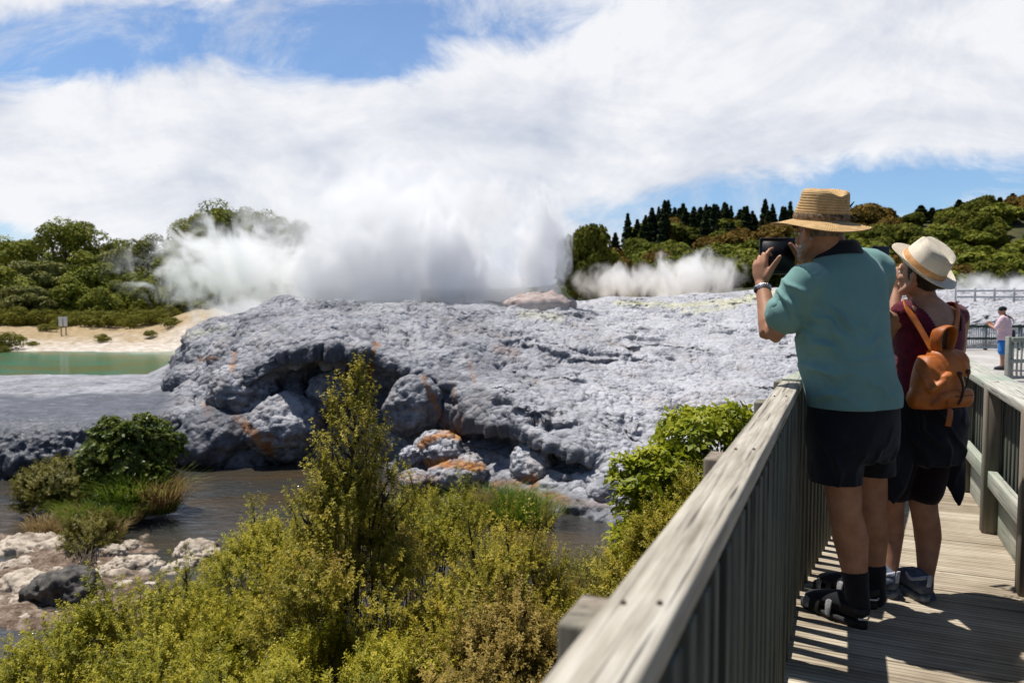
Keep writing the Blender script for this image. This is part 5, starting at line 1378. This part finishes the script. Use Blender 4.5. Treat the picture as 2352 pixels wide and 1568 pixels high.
    so = fuse("shorts", [stack([S(1958, 1052, 3.18, .180, .135), S(1957, 1020, 3.17, .200, .155), S(1960, 960, 3.17, .203, .152), S(1958, 900, 3.16, .192, .145), S(1952, 870, 3.16, .18, .14)]), sl, sr], .0085, NAVY, root, 5, folds(9, .006, [(at(1920, 1080, 3.0), .12, (1, 0, .2), .012), (at(2000, 1060, 3.1), .12, (1, 0, -.2), .010)], 58)); cut(so, .607); rim_and_solid(so, .004)
    # socks and sandals
    for hl, tt, kk in ((hL, tL, lk), (hR, tR, rk)):
        fuse("sock", [tube([kk[4].lerp(kk[3], .05), kk[4].lerp(kk[5], .4), kk[5]], [.0545, .0490, .046], 18, sub=3), foot_shape(hl, tt, .004)], .006, SOCK, root, 3)
        sd = thing("sandal", None, None, (0, 0, 0)); sd.parent = root; sd.location = -root.location
        sole("sole", hl - (tt - hl) * .06 - Vector((0, 0, .03)), tt + (tt - hl) * .05 - Vector((0, 0, .03)), RUBBER, sd, .0, .028, .052)
        ax = (tt - hl).normalized(); sdv = Vector((ax.y, -ax.x, 0)); L = (tt - hl).length
        for q, w, hgt, mt in ((.86, .050, .052, GREYS), (.66, .054, .075, RUBBER), (.46, .050, .098, GREYS)):
            m_ = hl + ax * L * q; pts = [m_ + sdv * w + UP * -.012, m_ + sdv * w * .85 + UP * (hgt * .45), m_ + UP * (hgt - .022), m_ - sdv * w * .85 + UP * (hgt * .45), m_ - sdv * w + UP * -.012]
            MB().add(*tube(pts, [(.016, .005)] * 5, 8, ref=ax.cross(UP) if False else UP + ax * .01, sub=4)).build("strap", mt, sd, True)
        pts = [hl + ax * .07 + sdv * .045 + UP * .05, hl + ax * -.005 + sdv * .034 + UP * .045, hl - ax * .022 + UP * .043, hl + ax * -.005 - sdv * .034 + UP * .045, hl + ax * .07 - sdv * .045 + UP * .05]
        MB().add(*tube(pts, [(.004, .014)] * 5, 8, ref=UP, sub=4)).build("heel_strap", RUBBER, sd, True)
        MB().add(*tube([p - ax * .004 - UP * .028 for p in pts[1:4]], [(.003, .004)] * 3, 8, ref=UP, sub=4)).build("pale_trim", WHITES, sd, True)
    # hat
    ht = hat(root, at(1885, 506, 3.14), *axes(hf + UP * .16, Vector((.02, -.10, 1)).normalized()), STRAW1, noisy("braided_band", (.02, .012, .008), (.36, .24, .13), 70, .8, .5), .103, .116, .134, .086, 24, .34, .10, .42, .10, seed=2, taper=.92, pinch=.26)
    kx = at(1944, 492, 3.10)
    MB().add(*tube([kx, kx + Vector((.008, 0, .022)), kx + Vector((.030, .0, .050))], [.007, .0055, .002], 8, sub=3)).add(*ball(kx + Vector((-.002, 0, -.004)), (.014, .012, .014))).add(*tube([kx, kx + Vector((.02, -.005, -.012)), kx + Vector((.038, .0, -.020))], [.006, .006, .003], 8)).build("band_knot", DARKL, ht, True)
    # glasses
    g = MB()
    for k in (-1, 1):
        ce = HL(.032 * k, .104, .006); g.add(*tube([ce + (HM.col[0] * math.cos(a) * .021 + HM.col[2] * math.sin(a) * .016) for a in np.linspace(0, 6.3, 20)], [.0016] * 20, 6))
        g.add(*tube([HL(.056 * k, .100, .010), HL(.078 * k, .05, .012), HL(.084 * k, -.012, .014)], [.0017] * 3, 6))
    g.add(*tube([HL(-.011, .107, .010), HL(.011, .107, .010)], [.0016] * 2, 6)); g.build("glasses", BLACKP, root, True)
    # watch
    ad = (wrL - elL).normalized(); wc = wrL - ad * .028; lx = ad.cross(Vector((0, -1, 0))).normalized(); ly = ad.cross(lx)
    ring = [wc + lx * math.cos(a) * .0335 + ly * math.sin(a) * .0325 for a in np.linspace(0, 2 * math.pi, 29)]
    wt = MB()
    for k in range(28):
        m_ = (ring[k] + ring[k + 1]) / 2; tg = (ring[k + 1] - ring[k]).normalized(); wt.box(m_, tg * .0030, ad * .010, tg.cross(ad) * .0022, .0008)
    wo = wt.build("watch", STEEL, root)
    fx = wc - lx * .034 if (wc - lx * .034).x < wc.x else wc + lx * .034
    MB().add(*ball(fx, ((.005, .016, .017), M3((fx - wc).normalized(), (fx - wc).normalized().cross(ad), ad)), 20)).build("dial", BLACKP, wo, True)
    # the tablet rests in his hands: a thing of its own
    c = at(1785, 588, 3.42); tf = Vector((.10, -1, -.05)).normalized(); tr_ = UP.cross(tf).normalized() * -1; tr_ = Vector((1, .10, .01)).normalized(); tu = tr_.cross(tf).normalized()
    if tu.z < 0: tu = -tu
    tb = thing("tablet", "small black tablet held up in the man's two hands", "tablet", c)
    MB().box(c, tr_ * .084, tf * .0055, tu * .081, .0045).build("case", BLACKP, tb)
    MB().box(c + tf * .0060, tr_ * .074, tf * .0006, tu * .066).build("screen", noisy("dark_screen", (.003, .004, .008), (.005, .006, .011), 2, .45, 0, spec=.3), tb)
man()

# ---------------- the woman with the backpack
def woman():
    b0 = at(2100, 1385, 3.45); base = Vector((b0.x, b0.y, 0))
    root = thing("person", "woman in cream fedora and dark maroon top with a jacket tied round her waist", "person", base)
    yw = R(22); F = facing(22); hf = facing(34)
    S = lambda u, v, d, rx, ry, y=yw: (at(u, v, d), rx, ry, y)
    hc = at(2112, 632, 3.42); hu = Vector((.05, -.22, 1)).normalized()
    hs, HL, HM = head_shapes(hc, (hf + UP * .16), hu, .86)
    torso = stack([S(2125, 1010, 3.46, .15, .115), S(2125, 950, 3.45, .160, .12), S(2125, 860, 3.45, .130, .10), S(2132, 790, 3.45, .150, .11), S(2135, 740, 3.45, .158, .10), S(2134, 716, 3.45, .150, .08), S(2130, 698, 3.45, .095, .065), S(2124, 682, 3.44, .055, .055)], ex=2.15)
    neck = tube([at(2126, 705, 3.45), at(2122, 678, 3.44), at(2114, 645, 3.43)], [.060, .050, .048], 18, sub=3)
    shL, elL, wrL = at(2066, 722, 3.40), at(2044, 792, 3.55), at(2058, 668, 3.66); shR, elR, wrR = at(2202, 728, 3.50), at(2196, 810, 3.66), at(2096, 690, 3.78)
    armL = tube([shL + Vector((.04, 0, .01)), shL, shL.lerp(elL, .5), elL, elL.lerp(wrL, .3), wrL], [.045, .046, .041, .035, .035, .024], 16, sub=3)
    armR = tube([shR - Vector((.04, 0, -.01)), shR, shR.lerp(elR, .5), elR, elR.lerp(wrR, .3), wrR], [.045, .046, .041, .035, .035, .024], 16, sub=3)
    handL = hand_shapes(wrL, (-.15, .1, 1), (-.7, -.6, .1), (.7, -.7, 0), [(14, 40, 20), (26, 55, 25), (30, 58, 25), (30, 58, 25)], (-.1, -.3, .9), .90)
    handR = hand_shapes(wrR, (-.45, .05, .9), (.75, -.5, .2), (-.5, -.8, .2), [(18, 40, 20), (26, 55, 25), (30, 58, 25), (30, 58, 25)], (-.5, -.1, .75), .90)
    lk = [at(2075, 1010, 3.42), at(2050, 1130, 3.46), at(2049, 1165, 3.47), at(2049, 1225, 3.50), at(2046, 1310, 3.47), at(2048, 1352, 3.45)]
    rk = [at(2140, 1010, 3.44), at(2121, 1125, 3.42), at(2122, 1165, 3.42), at(2131, 1232, 3.45), at(2127, 1320, 3.42), at(2126, 1362, 3.41)]
    legL = tube(lk, [.088, .060, .052, .051, .031, .031], 20, sub=4); legR = tube(rk, [.088, .066, .058, .0575, .034, .032], 20, sub=4)
    hL, tL = Vector((1.740, 3.40, .03)), Vector((1.66, 3.62, .03)); hR, tR = Vector((1.862, 3.35, .03)), Vector((1.842, 3.585, .03))
    fuse("body", hs + [torso, neck, armL, armR, legL, legR, foot_shape(hL, tL, -.002, .9), foot_shape(hR, tR, -.002, .9)] + handL + handR, .0052, SKIN2, root, 4)
    for k in (-1, 1): MB().add(*ball(HL(.030 * k, .083, .008), .0105)).build("eye", bpy.data.materials["eye_white"], root, True)
    ax_r, ax_f, ax_u = HM.col[0], HM.col[1], HM.col[2]
    hr = fuse("hair", [ball(HL(0, -.018, .035), ((.076, .094, .088), HM), 30), ball(HL(0, -.062, -.030), ((.060, .036, .040), HM), 20)], .006, HAIRD, root, 3, lambda P: nz(P * np.array([60, 60, 12]), 2) * .003)
    crop(hr, lambda p: (p - hc).dot(ax_u) < .085 and (p - hc).dot(ax_f) < .02)
    # top: scooped at the back
    tp = fuse("top", [stack([S(2124, 965, 3.45, .168, .128), S(2124, 900, 3.45, .150, .118), S(2126, 850, 3.45, .142, .112), S(2132, 795, 3.45, .160, .122), S(2135, 745, 3.45, .168, .112), S(2134, 716, 3.45, .158, .092), S(2130, 700, 3.45, .10, .076)], ex=2.2), tube([at(2100, 712, 3.44), shL + Vector((.012, 0, .004))], [.055, .057], 16), tube([at(2166, 716, 3.46), shR + Vector((-.012, 0, .004))], [.055, .057], 16)], .007, MAROON, root, 5, folds(5, .004, [(at(2100, 850, 3.3), .2, (.3, 0, 1), .008)], 60))
    nb = at(2133, 700, 3.45)
    def keep(p):
        x = (p - nb).dot(Vector((F.y, -F.x, 0))); z = p.z - nb.z
        return z < -.112 + max(0, abs(x) - .070) * 2.6
    crop(tp, keep); rim_and_solid(tp, .004)
    # skirt-like shorts and the jacket tied over them
    sl = tube([at(2085, 1000, 3.43), at(2060, 1075, 3.45), at(2054, 1118, 3.46)], [(.092, .10), (.082, .092), (.078, .088)], 22, sub=3); sr = tube([at(2146, 1000, 3.45), at(2130, 1080, 3.43), at(2122, 1126, 3.42)], [(.094, .10), (.086, .094), (.078, .088)], 22, sub=3)
    fuse("shorts", [stack([S(2122, 1030, 3.45, .165, .13), S(2124, 960, 3.45, .170, .135), S(2124, 915, 3.45, .160, .125)]), sl, sr], .008, cloth("maroon_black_cloth", (.008, .004, .005), (.014, .005, .007)), root, 5, folds(19, .005, [], 50))
    jl = tube([at(2078, 985, 3.36), at(2060, 1070, 3.33), at(2054, 1120, 3.32), at(2052, 1158, 3.32)], [(.075, .030), (.072, .030), (.055, .024), (.006, .008)], 18, ref=Vector((0, 1, 0)), sub=3)
    jr = tube([at(2176, 970, 3.40), at(2193, 1050, 3.38), at(2197, 1110, 3.37), at(2203, 1160, 3.37)], [(.062, .030), (.056, .028), (.046, .024), (.008, .008)], 18, ref=Vector((0, 1, 0)), sub=3)
    jb = stack([S(2126, 1058, 3.44, .150, .135), S(2128, 1020, 3.44, .176, .148), S(2128, 965, 3.44, .182, .148), S(2126, 925, 3.45, .172, .138), S(2126, 905, 3.45, .160, .128)])
    jk = fuse("tied_jacket", [jl, jr, jb], .0075, NAVY, root, 5, folds(21, .008, [(at(2130, 1000, 3.3), .2, (1, 0, .4), .016), (at(2195, 1080, 3.35), .12, (1, 0, .1), .012)], 52))
    # trainers
    BLUEG = noisy("blue_grey_mesh", (.055, .075, .11), (.12, .15, .20), 50, .8, .4, 120); PALEB = noisy("pale_blue_knit", (.42, .43, .52), (.55, .56, .62), 40, .8, .3)
    for hl, tt, ak in ((hL, tL, lk[5]), (hR, tR, rk[5])):
        s_ = fuse("shoe", [foot_shape(hl, tt, .010), tube([ak + Vector((0, 0, -.03)), ak + Vector((0, 0, -.012))], [.050, .044], 16)], .006, BLUEG, root, 3)
        sole("sole", hl - (tt - hl) * .05 - Vector((0, 0, .03)), tt + (tt - hl) * .06 - Vector((0, 0, .03)), noisy("grey_rubber_sole", (.10, .12, .14), (.26, .28, .30), 40, .7, .2), s_, .0, .030, .050)
        ax = (tt - hl).normalized(); sd = Vector((ax.y, -ax.x, 0)); pts = [hl + ax * .09 - sd * .040 + UP * .075, hl + ax * .045 - sd * .040 + UP * .062, hl - ax * .006 - sd * .012 + UP * .085, hl + ax * .03 + sd * .036 + UP * .070]
        MB().add(*tube(pts, [(.004, .009)] * 4, 8, ref=UP, sub=4)).build("pale_trim", PALEB, s_, True)
        MB().add(*tube([hl - ax * .018 + UP * .05, hl - ax * .026 + UP * .10], [(.012, .004)] * 2, 8, ref=ax)).build("pull_tab", PALEB, s_, True)
    # necklace cord and hat
    hat(root, HL(0, -.012, .050), *axes(hf + UP * .95, Vector((.36, -.60, .80)).normalized()), STRAW2, noisy("tan_hat_band", (.50, .24, .08), (.62, .36, .16), 30, .6, .2), .094, .106, .120, .052, 40, .05, .50, .42, .03, seed=5, taper=.84, pinch=.16, brim_only_open=False)
    # phone held up in front of her face
    c = at(2022, 580, 3.86); ph = thing("phone", "black phone held up by the woman, just above the man's right shoulder", "phone", c)
    MB().box(c, Vector((.050, .013, 0)), Vector((-.002, .0045, 0)), UP * .032, .004).build("case", BLACKP, ph)
    # backpack
    bc = at(2150, 872, 3.26); bk = -F; br = Vector((F.y, -F.x, 0))
    bp = thing("backpack", "tan leather drawstring backpack on the woman's back", "backpack", bc)
    B = lambda x, y, z: bc + br * x + bk * y + UP * z
    T = lambda x, y, z, rx, ry: (B(x, y, z), rx, ry, yw)
    main = stack([T(0, 0, -.122, .112, .050), T(0, .0, -.110, .130, .066), T(0, .004, -.05, .134, .072), T(0, .004, .02, .122, .066), T(0, 0, .075, .100, .055), T(0, -.008, .105, .080, .042)], ex=2.5)
    bd = fuse("bag_body", [main, ball(B(-.125, .0, -.072), (.030, .045, .046)), ball(B(.120, .0, -.07), (.030, .045, .046)), tube([B(-.10, .066, -.03), B(-.055, .080, .0), B(-.02, .076, .03)], [.014, .020, .010], 12, sub=3), tube([B(-.09, .066, -.09), B(-.05, .078, -.062), B(-.01, .078, -.05)], [.012, .018, .009], 12, sub=3)], .006, LEATHER, bp, 5, folds(31, .006, [(B(-.06, .07, 0), .09, (.6, 0, .8), .010)], 75))
    fl = stack([T(.048, .022, .018, .078, .058), T(.046, .020, .034, .090, .070), T(.044, .014, .085, .090, .066), T(.040, .006, .120, .078, .054), T(.036, 0, .134, .050, .035)], ex=2.7)
    fuse("flap", [fl], .006, LEATHER, bp, 4, folds(33, .004, [(B(.05, .08, .08), .07, (.8, 0, .5), .006)], 60))
    fuse("front_pocket", [stack([T(.055, .060, -.112, .070, .020), T(.055, .064, -.09, .080, .026), T(.055, .064, -.05, .080, .026), T(.055, .060, -.035, .07, .018)], ex=3)], .005, LEATHER, bp, 3, folds(35, .002, [], 60))
    for a, b_, w in (((.02, .092, .03), (.045, .094, -.035), .006), ((.075, .092, .035), (.055, .094, -.03), .004), ((.045, .094, -.035), (.02, .094, -.095), .005), ((.0, .094, -.062), (.115, .090, -.060), .0018)):
        MB().add(*tube([B(*a), (B(*a) + B(*b_)) / 2 + br * .006, B(*b_)], [w, w, w * .8], 8, sub=3)).build("cord", DARKL, bp, True)
    MB().add(*ball(B(.022, .094, .034), (.012, .008, .010))).build("toggle", DARKL, bp, True); MB().add(*ball(B(.072, .094, .040), (.010, .007, .012))).build("toggle", DARKL, bp, True)
    flat_strap("tab", [B(.0, .072, -.118), B(-.012, .080, -.148), B(-.018, .078, -.185)], .019, .004, bk, LEATHER, bp)
    # handle: a padded loop standing above the flap
    flat_strap("handle", [B(-.020, .012, .125), B(-.034, .020, .175), B(-.022, .026, .218), B(.020, .030, .232), B(.052, .026, .212), B(.056, .016, .165), B(.044, .008, .120)], .005, .030, bk, LEATHER, bp)
    MB().add(*stack([T(.014, .004, .118, .032, .006), T(.014, .012, .20, .032, .006), T(.016, .018, .218, .026, .005)], n=20, ex=3)).build("handle_lining", DARKL, bp, True)
    flat_strap("shoulder_strap", [B(-.020, -.004, .125), at(2112, 752, 3.30), at(2086, 712, 3.33), at(2076, 694, 3.39), at(2070, 700, 3.48)], .0185, .0045, bk, LEATHER, bp)
    flat_strap("shoulder_strap", [B(.050, -.004, .120), at(2196, 745, 3.37), at(2200, 708, 3.41), at(2196, 697, 3.47), at(2192, 706, 3.54)], .0165, .0045, bk, LEATHER, bp)
woman()

# ---------------- the person in pink, further along the path
def third():
    b = at(2304, 850, 20.0); z0 = -.5; base = Vector((b.x, b.y, z0))
    root = thing("person", "person in pink T-shirt and blue shorts standing on the path beyond the railing", "person", base)
    yw = R(38); F = facing(38); RT = Vector((F.y, -F.x, 0)); Q = lambda x, y, z: base + RT * x + F * y + UP * z
    T = lambda x, y, z, rx, ry: (Q(x, y, z), rx, ry, yw)
    hs, HL, HM = head_shapes(Q(0, .06, 1.55), facing(60) - UP * .15, UP, .92)
    arms = []; hands = []
    for k in (-1, 1):
        sh, el, wr = Q(.19 * k, 0, 1.36), Q(.24 * k, .10, 1.10), Q(.08 * k, .33, 1.18); arms.append(tube([sh, sh.lerp(el, .5), el, wr], [.055, .05, .042, .03], 14, sub=3)); hands += hand_shapes(wr, F * .7 + UP * .7, RT * k, UP - RT * k, [(30, 50, 30)] * 4, F, 1.0)
    legs = [tube([Q(.09 * k, 0, .84), Q(.10 * k, .01, .48), Q(.10 * k, -.015, .33), Q(.10 * k, 0, .08)], [.095, .062, .06, .040], 16, sub=4) for k in (-1, 1)]
    fuse("body", hs + [stack([T(0, 0, .80, .15, .11), T(0, 0, 1.0, .15, .11), T(0, 0, 1.25, .17, .11), T(0, 0, 1.40, .13, .08), T(0, .02, 1.46, .06, .06)]), tube([Q(0, .02, 1.42), Q(0, .05, 1.52)], [.058, .055], 14)] + arms + legs + hands, .009, SKIN2, root, 4)
    for k in (-1, 1):
        hl = Q(.10 * k, -.07, .03); tt = Q(.12 * k, .18, .03)
        s_ = fuse("shoe", [foot_shape(hl, tt, .008)], .009, noisy("dark_shoe_%d" % k, (.02, .02, .025), (.06, .06, .07), 30, .7, .2), root, 2); sole("sole", hl - UP * .03, tt - UP * .03, RUBBER, s_, z0, .025, .05)
    fuse("shirt", [stack([T(0, 0, .80, .205, .15), T(0, 0, 1.0, .20, .155), T(0, 0, 1.25, .205, .14), T(0, 0, 1.37, .18, .11), T(0, .01, 1.44, .09, .08)])] + [tube([Q(.17 * k, 0, 1.36), Q(.215 * k, .05, 1.22), Q(.235 * k, .09, 1.13)], [.082, .085, .082], 16, sub=3) for k in (-1, 1)], .012, cloth("pink_cotton", (.66, .46, .50), (.74, .55, .58)), root, 5, folds(41, .010, [(Q(0, -.15, 1.0), .3, (.4, 0, 1), .018)], 40))
    fuse("shorts", [stack([T(0, 0, .68, .18, .14), T(0, 0, .86, .188, .14)])] + [tube([Q(.095 * k, 0, .74), Q(.105 * k, 0, .50)], [.108, .112], 18) for k in (-1, 1)], .012, cloth("blue_cotton", (.02, .13, .42), (.04, .20, .52)), root, 4, folds(43, .008, [], 40))
    cp = fuse("cap", [ball(HL(0, -.008, .062), ((.082, .100, .078), HM), 24), tube([HL(0, .085, .055), HL(0, .16, .045)], [(.070, .008), (.052, .006)], 16, ref=HM.col[2])], .007, NAVY, root, 3)
    bg = thing("shoulder_bag", "small dark shoulder bag hanging at the pink-shirted person's right hip", "bag", Q(.27, -.04, .95))
    fuse("bag_body", [stack([T(.27, -.05, .78, .05, .10), T(.27, -.05, .98, .06, .11), T(.27, -.05, 1.06, .05, .09)], ex=3)], .010, noisy("navy_bag", (.012, .016, .035), (.03, .04, .075), 20, .7, .3), bg, 3)
    flat_strap("bag_strap", [Q(.26, -.02, 1.05), Q(.20, -.14, 1.25), Q(.05, -.13, 1.38), Q(-.11, -.03, 1.45)], .02, .006, F, NAVY, bg)
    c = Q(-.02, .42, 1.38); cm = thing("camera", "dark compact camera held up by the person in pink", "camera", c)
    MB().box(c, RT * .06, F * .022, UP * .04, .006).build("camera_body", BLACKP, cm); MB().add(*tube([c + F * .02, c + F * .06], [.026, .024], 16)).build("lens", BLACKP, cm, True)
third()
# ------------------------------------------------------------------ steam
def steam_mat(name, dens, scale, detail=4, soft=(.25, 1.0), break_=1.5, stretch=(1, 1, 1), dist=.4, off=(0, 0, 0), base_fade=True):
    m = bpy.data.materials.new(name); m.use_nodes = True; t = m.node_tree; t.nodes.clear(); N = t.nodes.new; L = t.links.new
    out = N('ShaderNodeOutputMaterial'); v = N('ShaderNodeVolumePrincipled'); v.inputs['Color'].default_value = (.9985, .999, 1, 1); v.inputs['Anisotropy'].default_value = .0
    v.inputs['Density Attribute'].default_value = ""
    tc = N('ShaderNodeTexCoord'); ge = N('ShaderNodeNewGeometry')
    def mt(op, a, b=None, c=None):
        x = N('ShaderNodeMath'); x.operation = op
        for i, q in enumerate((a, b, c)):
            if q is None: continue
            if isinstance(q, (int, float)): x.inputs[i].default_value = q
            else: L(q, x.inputs[i])
        return x.outputs[0]
    ln = N('ShaderNodeVectorMath'); ln.operation = 'LENGTH'; L(tc.outputs['Object'], ln.inputs[0])
    mp = N('ShaderNodeMapping'); mp.inputs['Scale'].default_value = stretch; mp.inputs['Location'].default_value = off; L(ge.outputs['Position'], mp.inputs[0])
    n = N('ShaderNodeTexNoise'); n.inputs['Scale'].default_value = scale; n.inputs['Detail'].default_value = detail; n.inputs['Roughness'].default_value = .58; n.inputs['Distortion'].default_value = dist; L(mp.outputs[0], n.inputs['Vector'])
    r = mt('ADD', ln.outputs['Value'], mt('MULTIPLY', mt('SUBTRACT', n.outputs[0], .5), break_))
    mr = N('ShaderNodeMapRange'); mr.interpolation_type = 'SMOOTHSTEP'; mr.inputs['From Min'].default_value = soft[1]; mr.inputs['From Max'].default_value = soft[0]; L(r, mr.inputs['Value'])
    edge = N('ShaderNodeMapRange'); edge.interpolation_type = 'SMOOTHSTEP'; edge.inputs['From Min'].default_value = 1.0; edge.inputs['From Max'].default_value = .78; L(ln.outputs['Value'], edge.inputs['Value'])
    L(mt('MULTIPLY', mt('MULTIPLY', mr.outputs[0], edge.outputs[0]), dens), v.inputs['Density']); L(v.outputs[0], out.inputs['Volume']); return m
def puff(name, label, u, v, d, ru, rv, rd, mat, tilt=0.0):
    s = d / 1746; bm = bmesh.new(); bmesh.ops.create_icosphere(bm, subdivisions=3, radius=1.0)
    me = bpy.data.meshes.new(name); bm.to_mesh(me); bm.free(); o = obj(name, me, mat); o.location = at(u, v, d); o.scale = (ru * s, rd, rv * s); o.rotation_euler = (0, tilt, 0)
    return tag(o, label, "steam", None, 'stuff')
puff("steam_plume", "huge dense white steam plume billowing from the geyser behind the terrace", 900, 600, 35.5, 245, 225, 2.6, steam_mat("dense_steam", 1.1, .62, 8, (.42, .86), 2.2, dist=1.2))
puff("steam_plume", "upper steam thinning into the cloud above the main plume", 900, 480, 37, 430, 190, 3.2, steam_mat("rising_steam", .50, .42, 8, (.25, .8), 2.8, (1, 1, .9), 1.3, (3, 1, 0)))
puff("water_jet", "tall white jet of water and steam at the right of the main plume", 1243, 575, 34.5, 92, 205, .9, steam_mat("jet_steam", 2.4, 1.15, 8, (.45, .80), 2.0, (1, 1, .5), 1.4, (7, 0, 2)), R(3))
puff("water_jet", "broad curving jet of white spray at the right shoulder of the main plume", 1035, 595, 33.8, 100, 180, .9, steam_mat("spray_steam", 2.2, 1.1, 8, (.50, .82), 1.7, (1, 1, .5), 1.4, (17, 0, 2)), R(-20))
puff("steam_drift", "ragged steam drifting left across the wood", 575, 610, 42, 350, 140, 4.0, steam_mat("drifting_steam", .85, .42, 8, (.30, .72), 2.9, (1, 1, 1.1), 1.3, (1, 5, 3)))
puff("steam_wisp", "faint steam over the pink bank left of the terrace", 560, 720, 34, 170, 55, 1.6, steam_mat("thin_steam", .8, .9, 6, (.25, .75), 2.2, dist=.8, off=(11, 2, 0)))
puff("steam_vent_cloud", "white steam rising at the foot of the hill left of the man", 1590, 640, 62, 150, 85, 2.6, steam_mat("vent_steam", 1.0, .50, 7, (.30, .75), 2.8, (1, 1, .6), 1.2, (5, 9, 1)))
puff("steam_vent_cloud", "thin steam below the orange scrub right of the jet", 1430, 648, 60, 130, 55, 2.6, steam_mat("vent_steam_b", .8, .55, 7, (.25, .75), 2.8, (1, 1, .6), 1.2, (15, 3, 1)))
puff("steam_vent_cloud", "steam puff below the hill at the right edge", 2290, 662, 60, 150, 50, 2.6, steam_mat("vent_steam_c", .8, .55, 7, (.25, .75), 2.6, (1, 1, .7), 1.2, (25, 3, 1)))
puff("steam_wisp", "veil of steam lying over the right half of the terrace", 1600, 770, 27, 330, 85, 1.3, steam_mat("veil_steam", .17, .5, 5, (.0, .95), 2.0, off=(2, 8, 4)))
puff("steam_wisp", "veil of steam along the crest in front of the water jet", 1120, 715, 31, 260, 38, 1.0, steam_mat("crest_steam", .22, .6, 5, (.0, .95), 2.0, off=(4, 2, 9)))
puff("steam_plume", "low white steam filling the gap between the plume and the tall jet", 1135, 668, 35.2, 120, 62, 1.4, steam_mat("gap_steam", 1.3, .7, 7, (.40, .85), 1.8, dist=.8, off=(21, 4, 6)))
puff("steam_plume", "white steam curling left from the foot of the main plume", 730, 655, 36.5, 130, 95, 2.0, steam_mat("foot_steam", 1.0, .6, 7, (.35, .75), 2.3, dist=1.0, off=(8, 14, 6)))
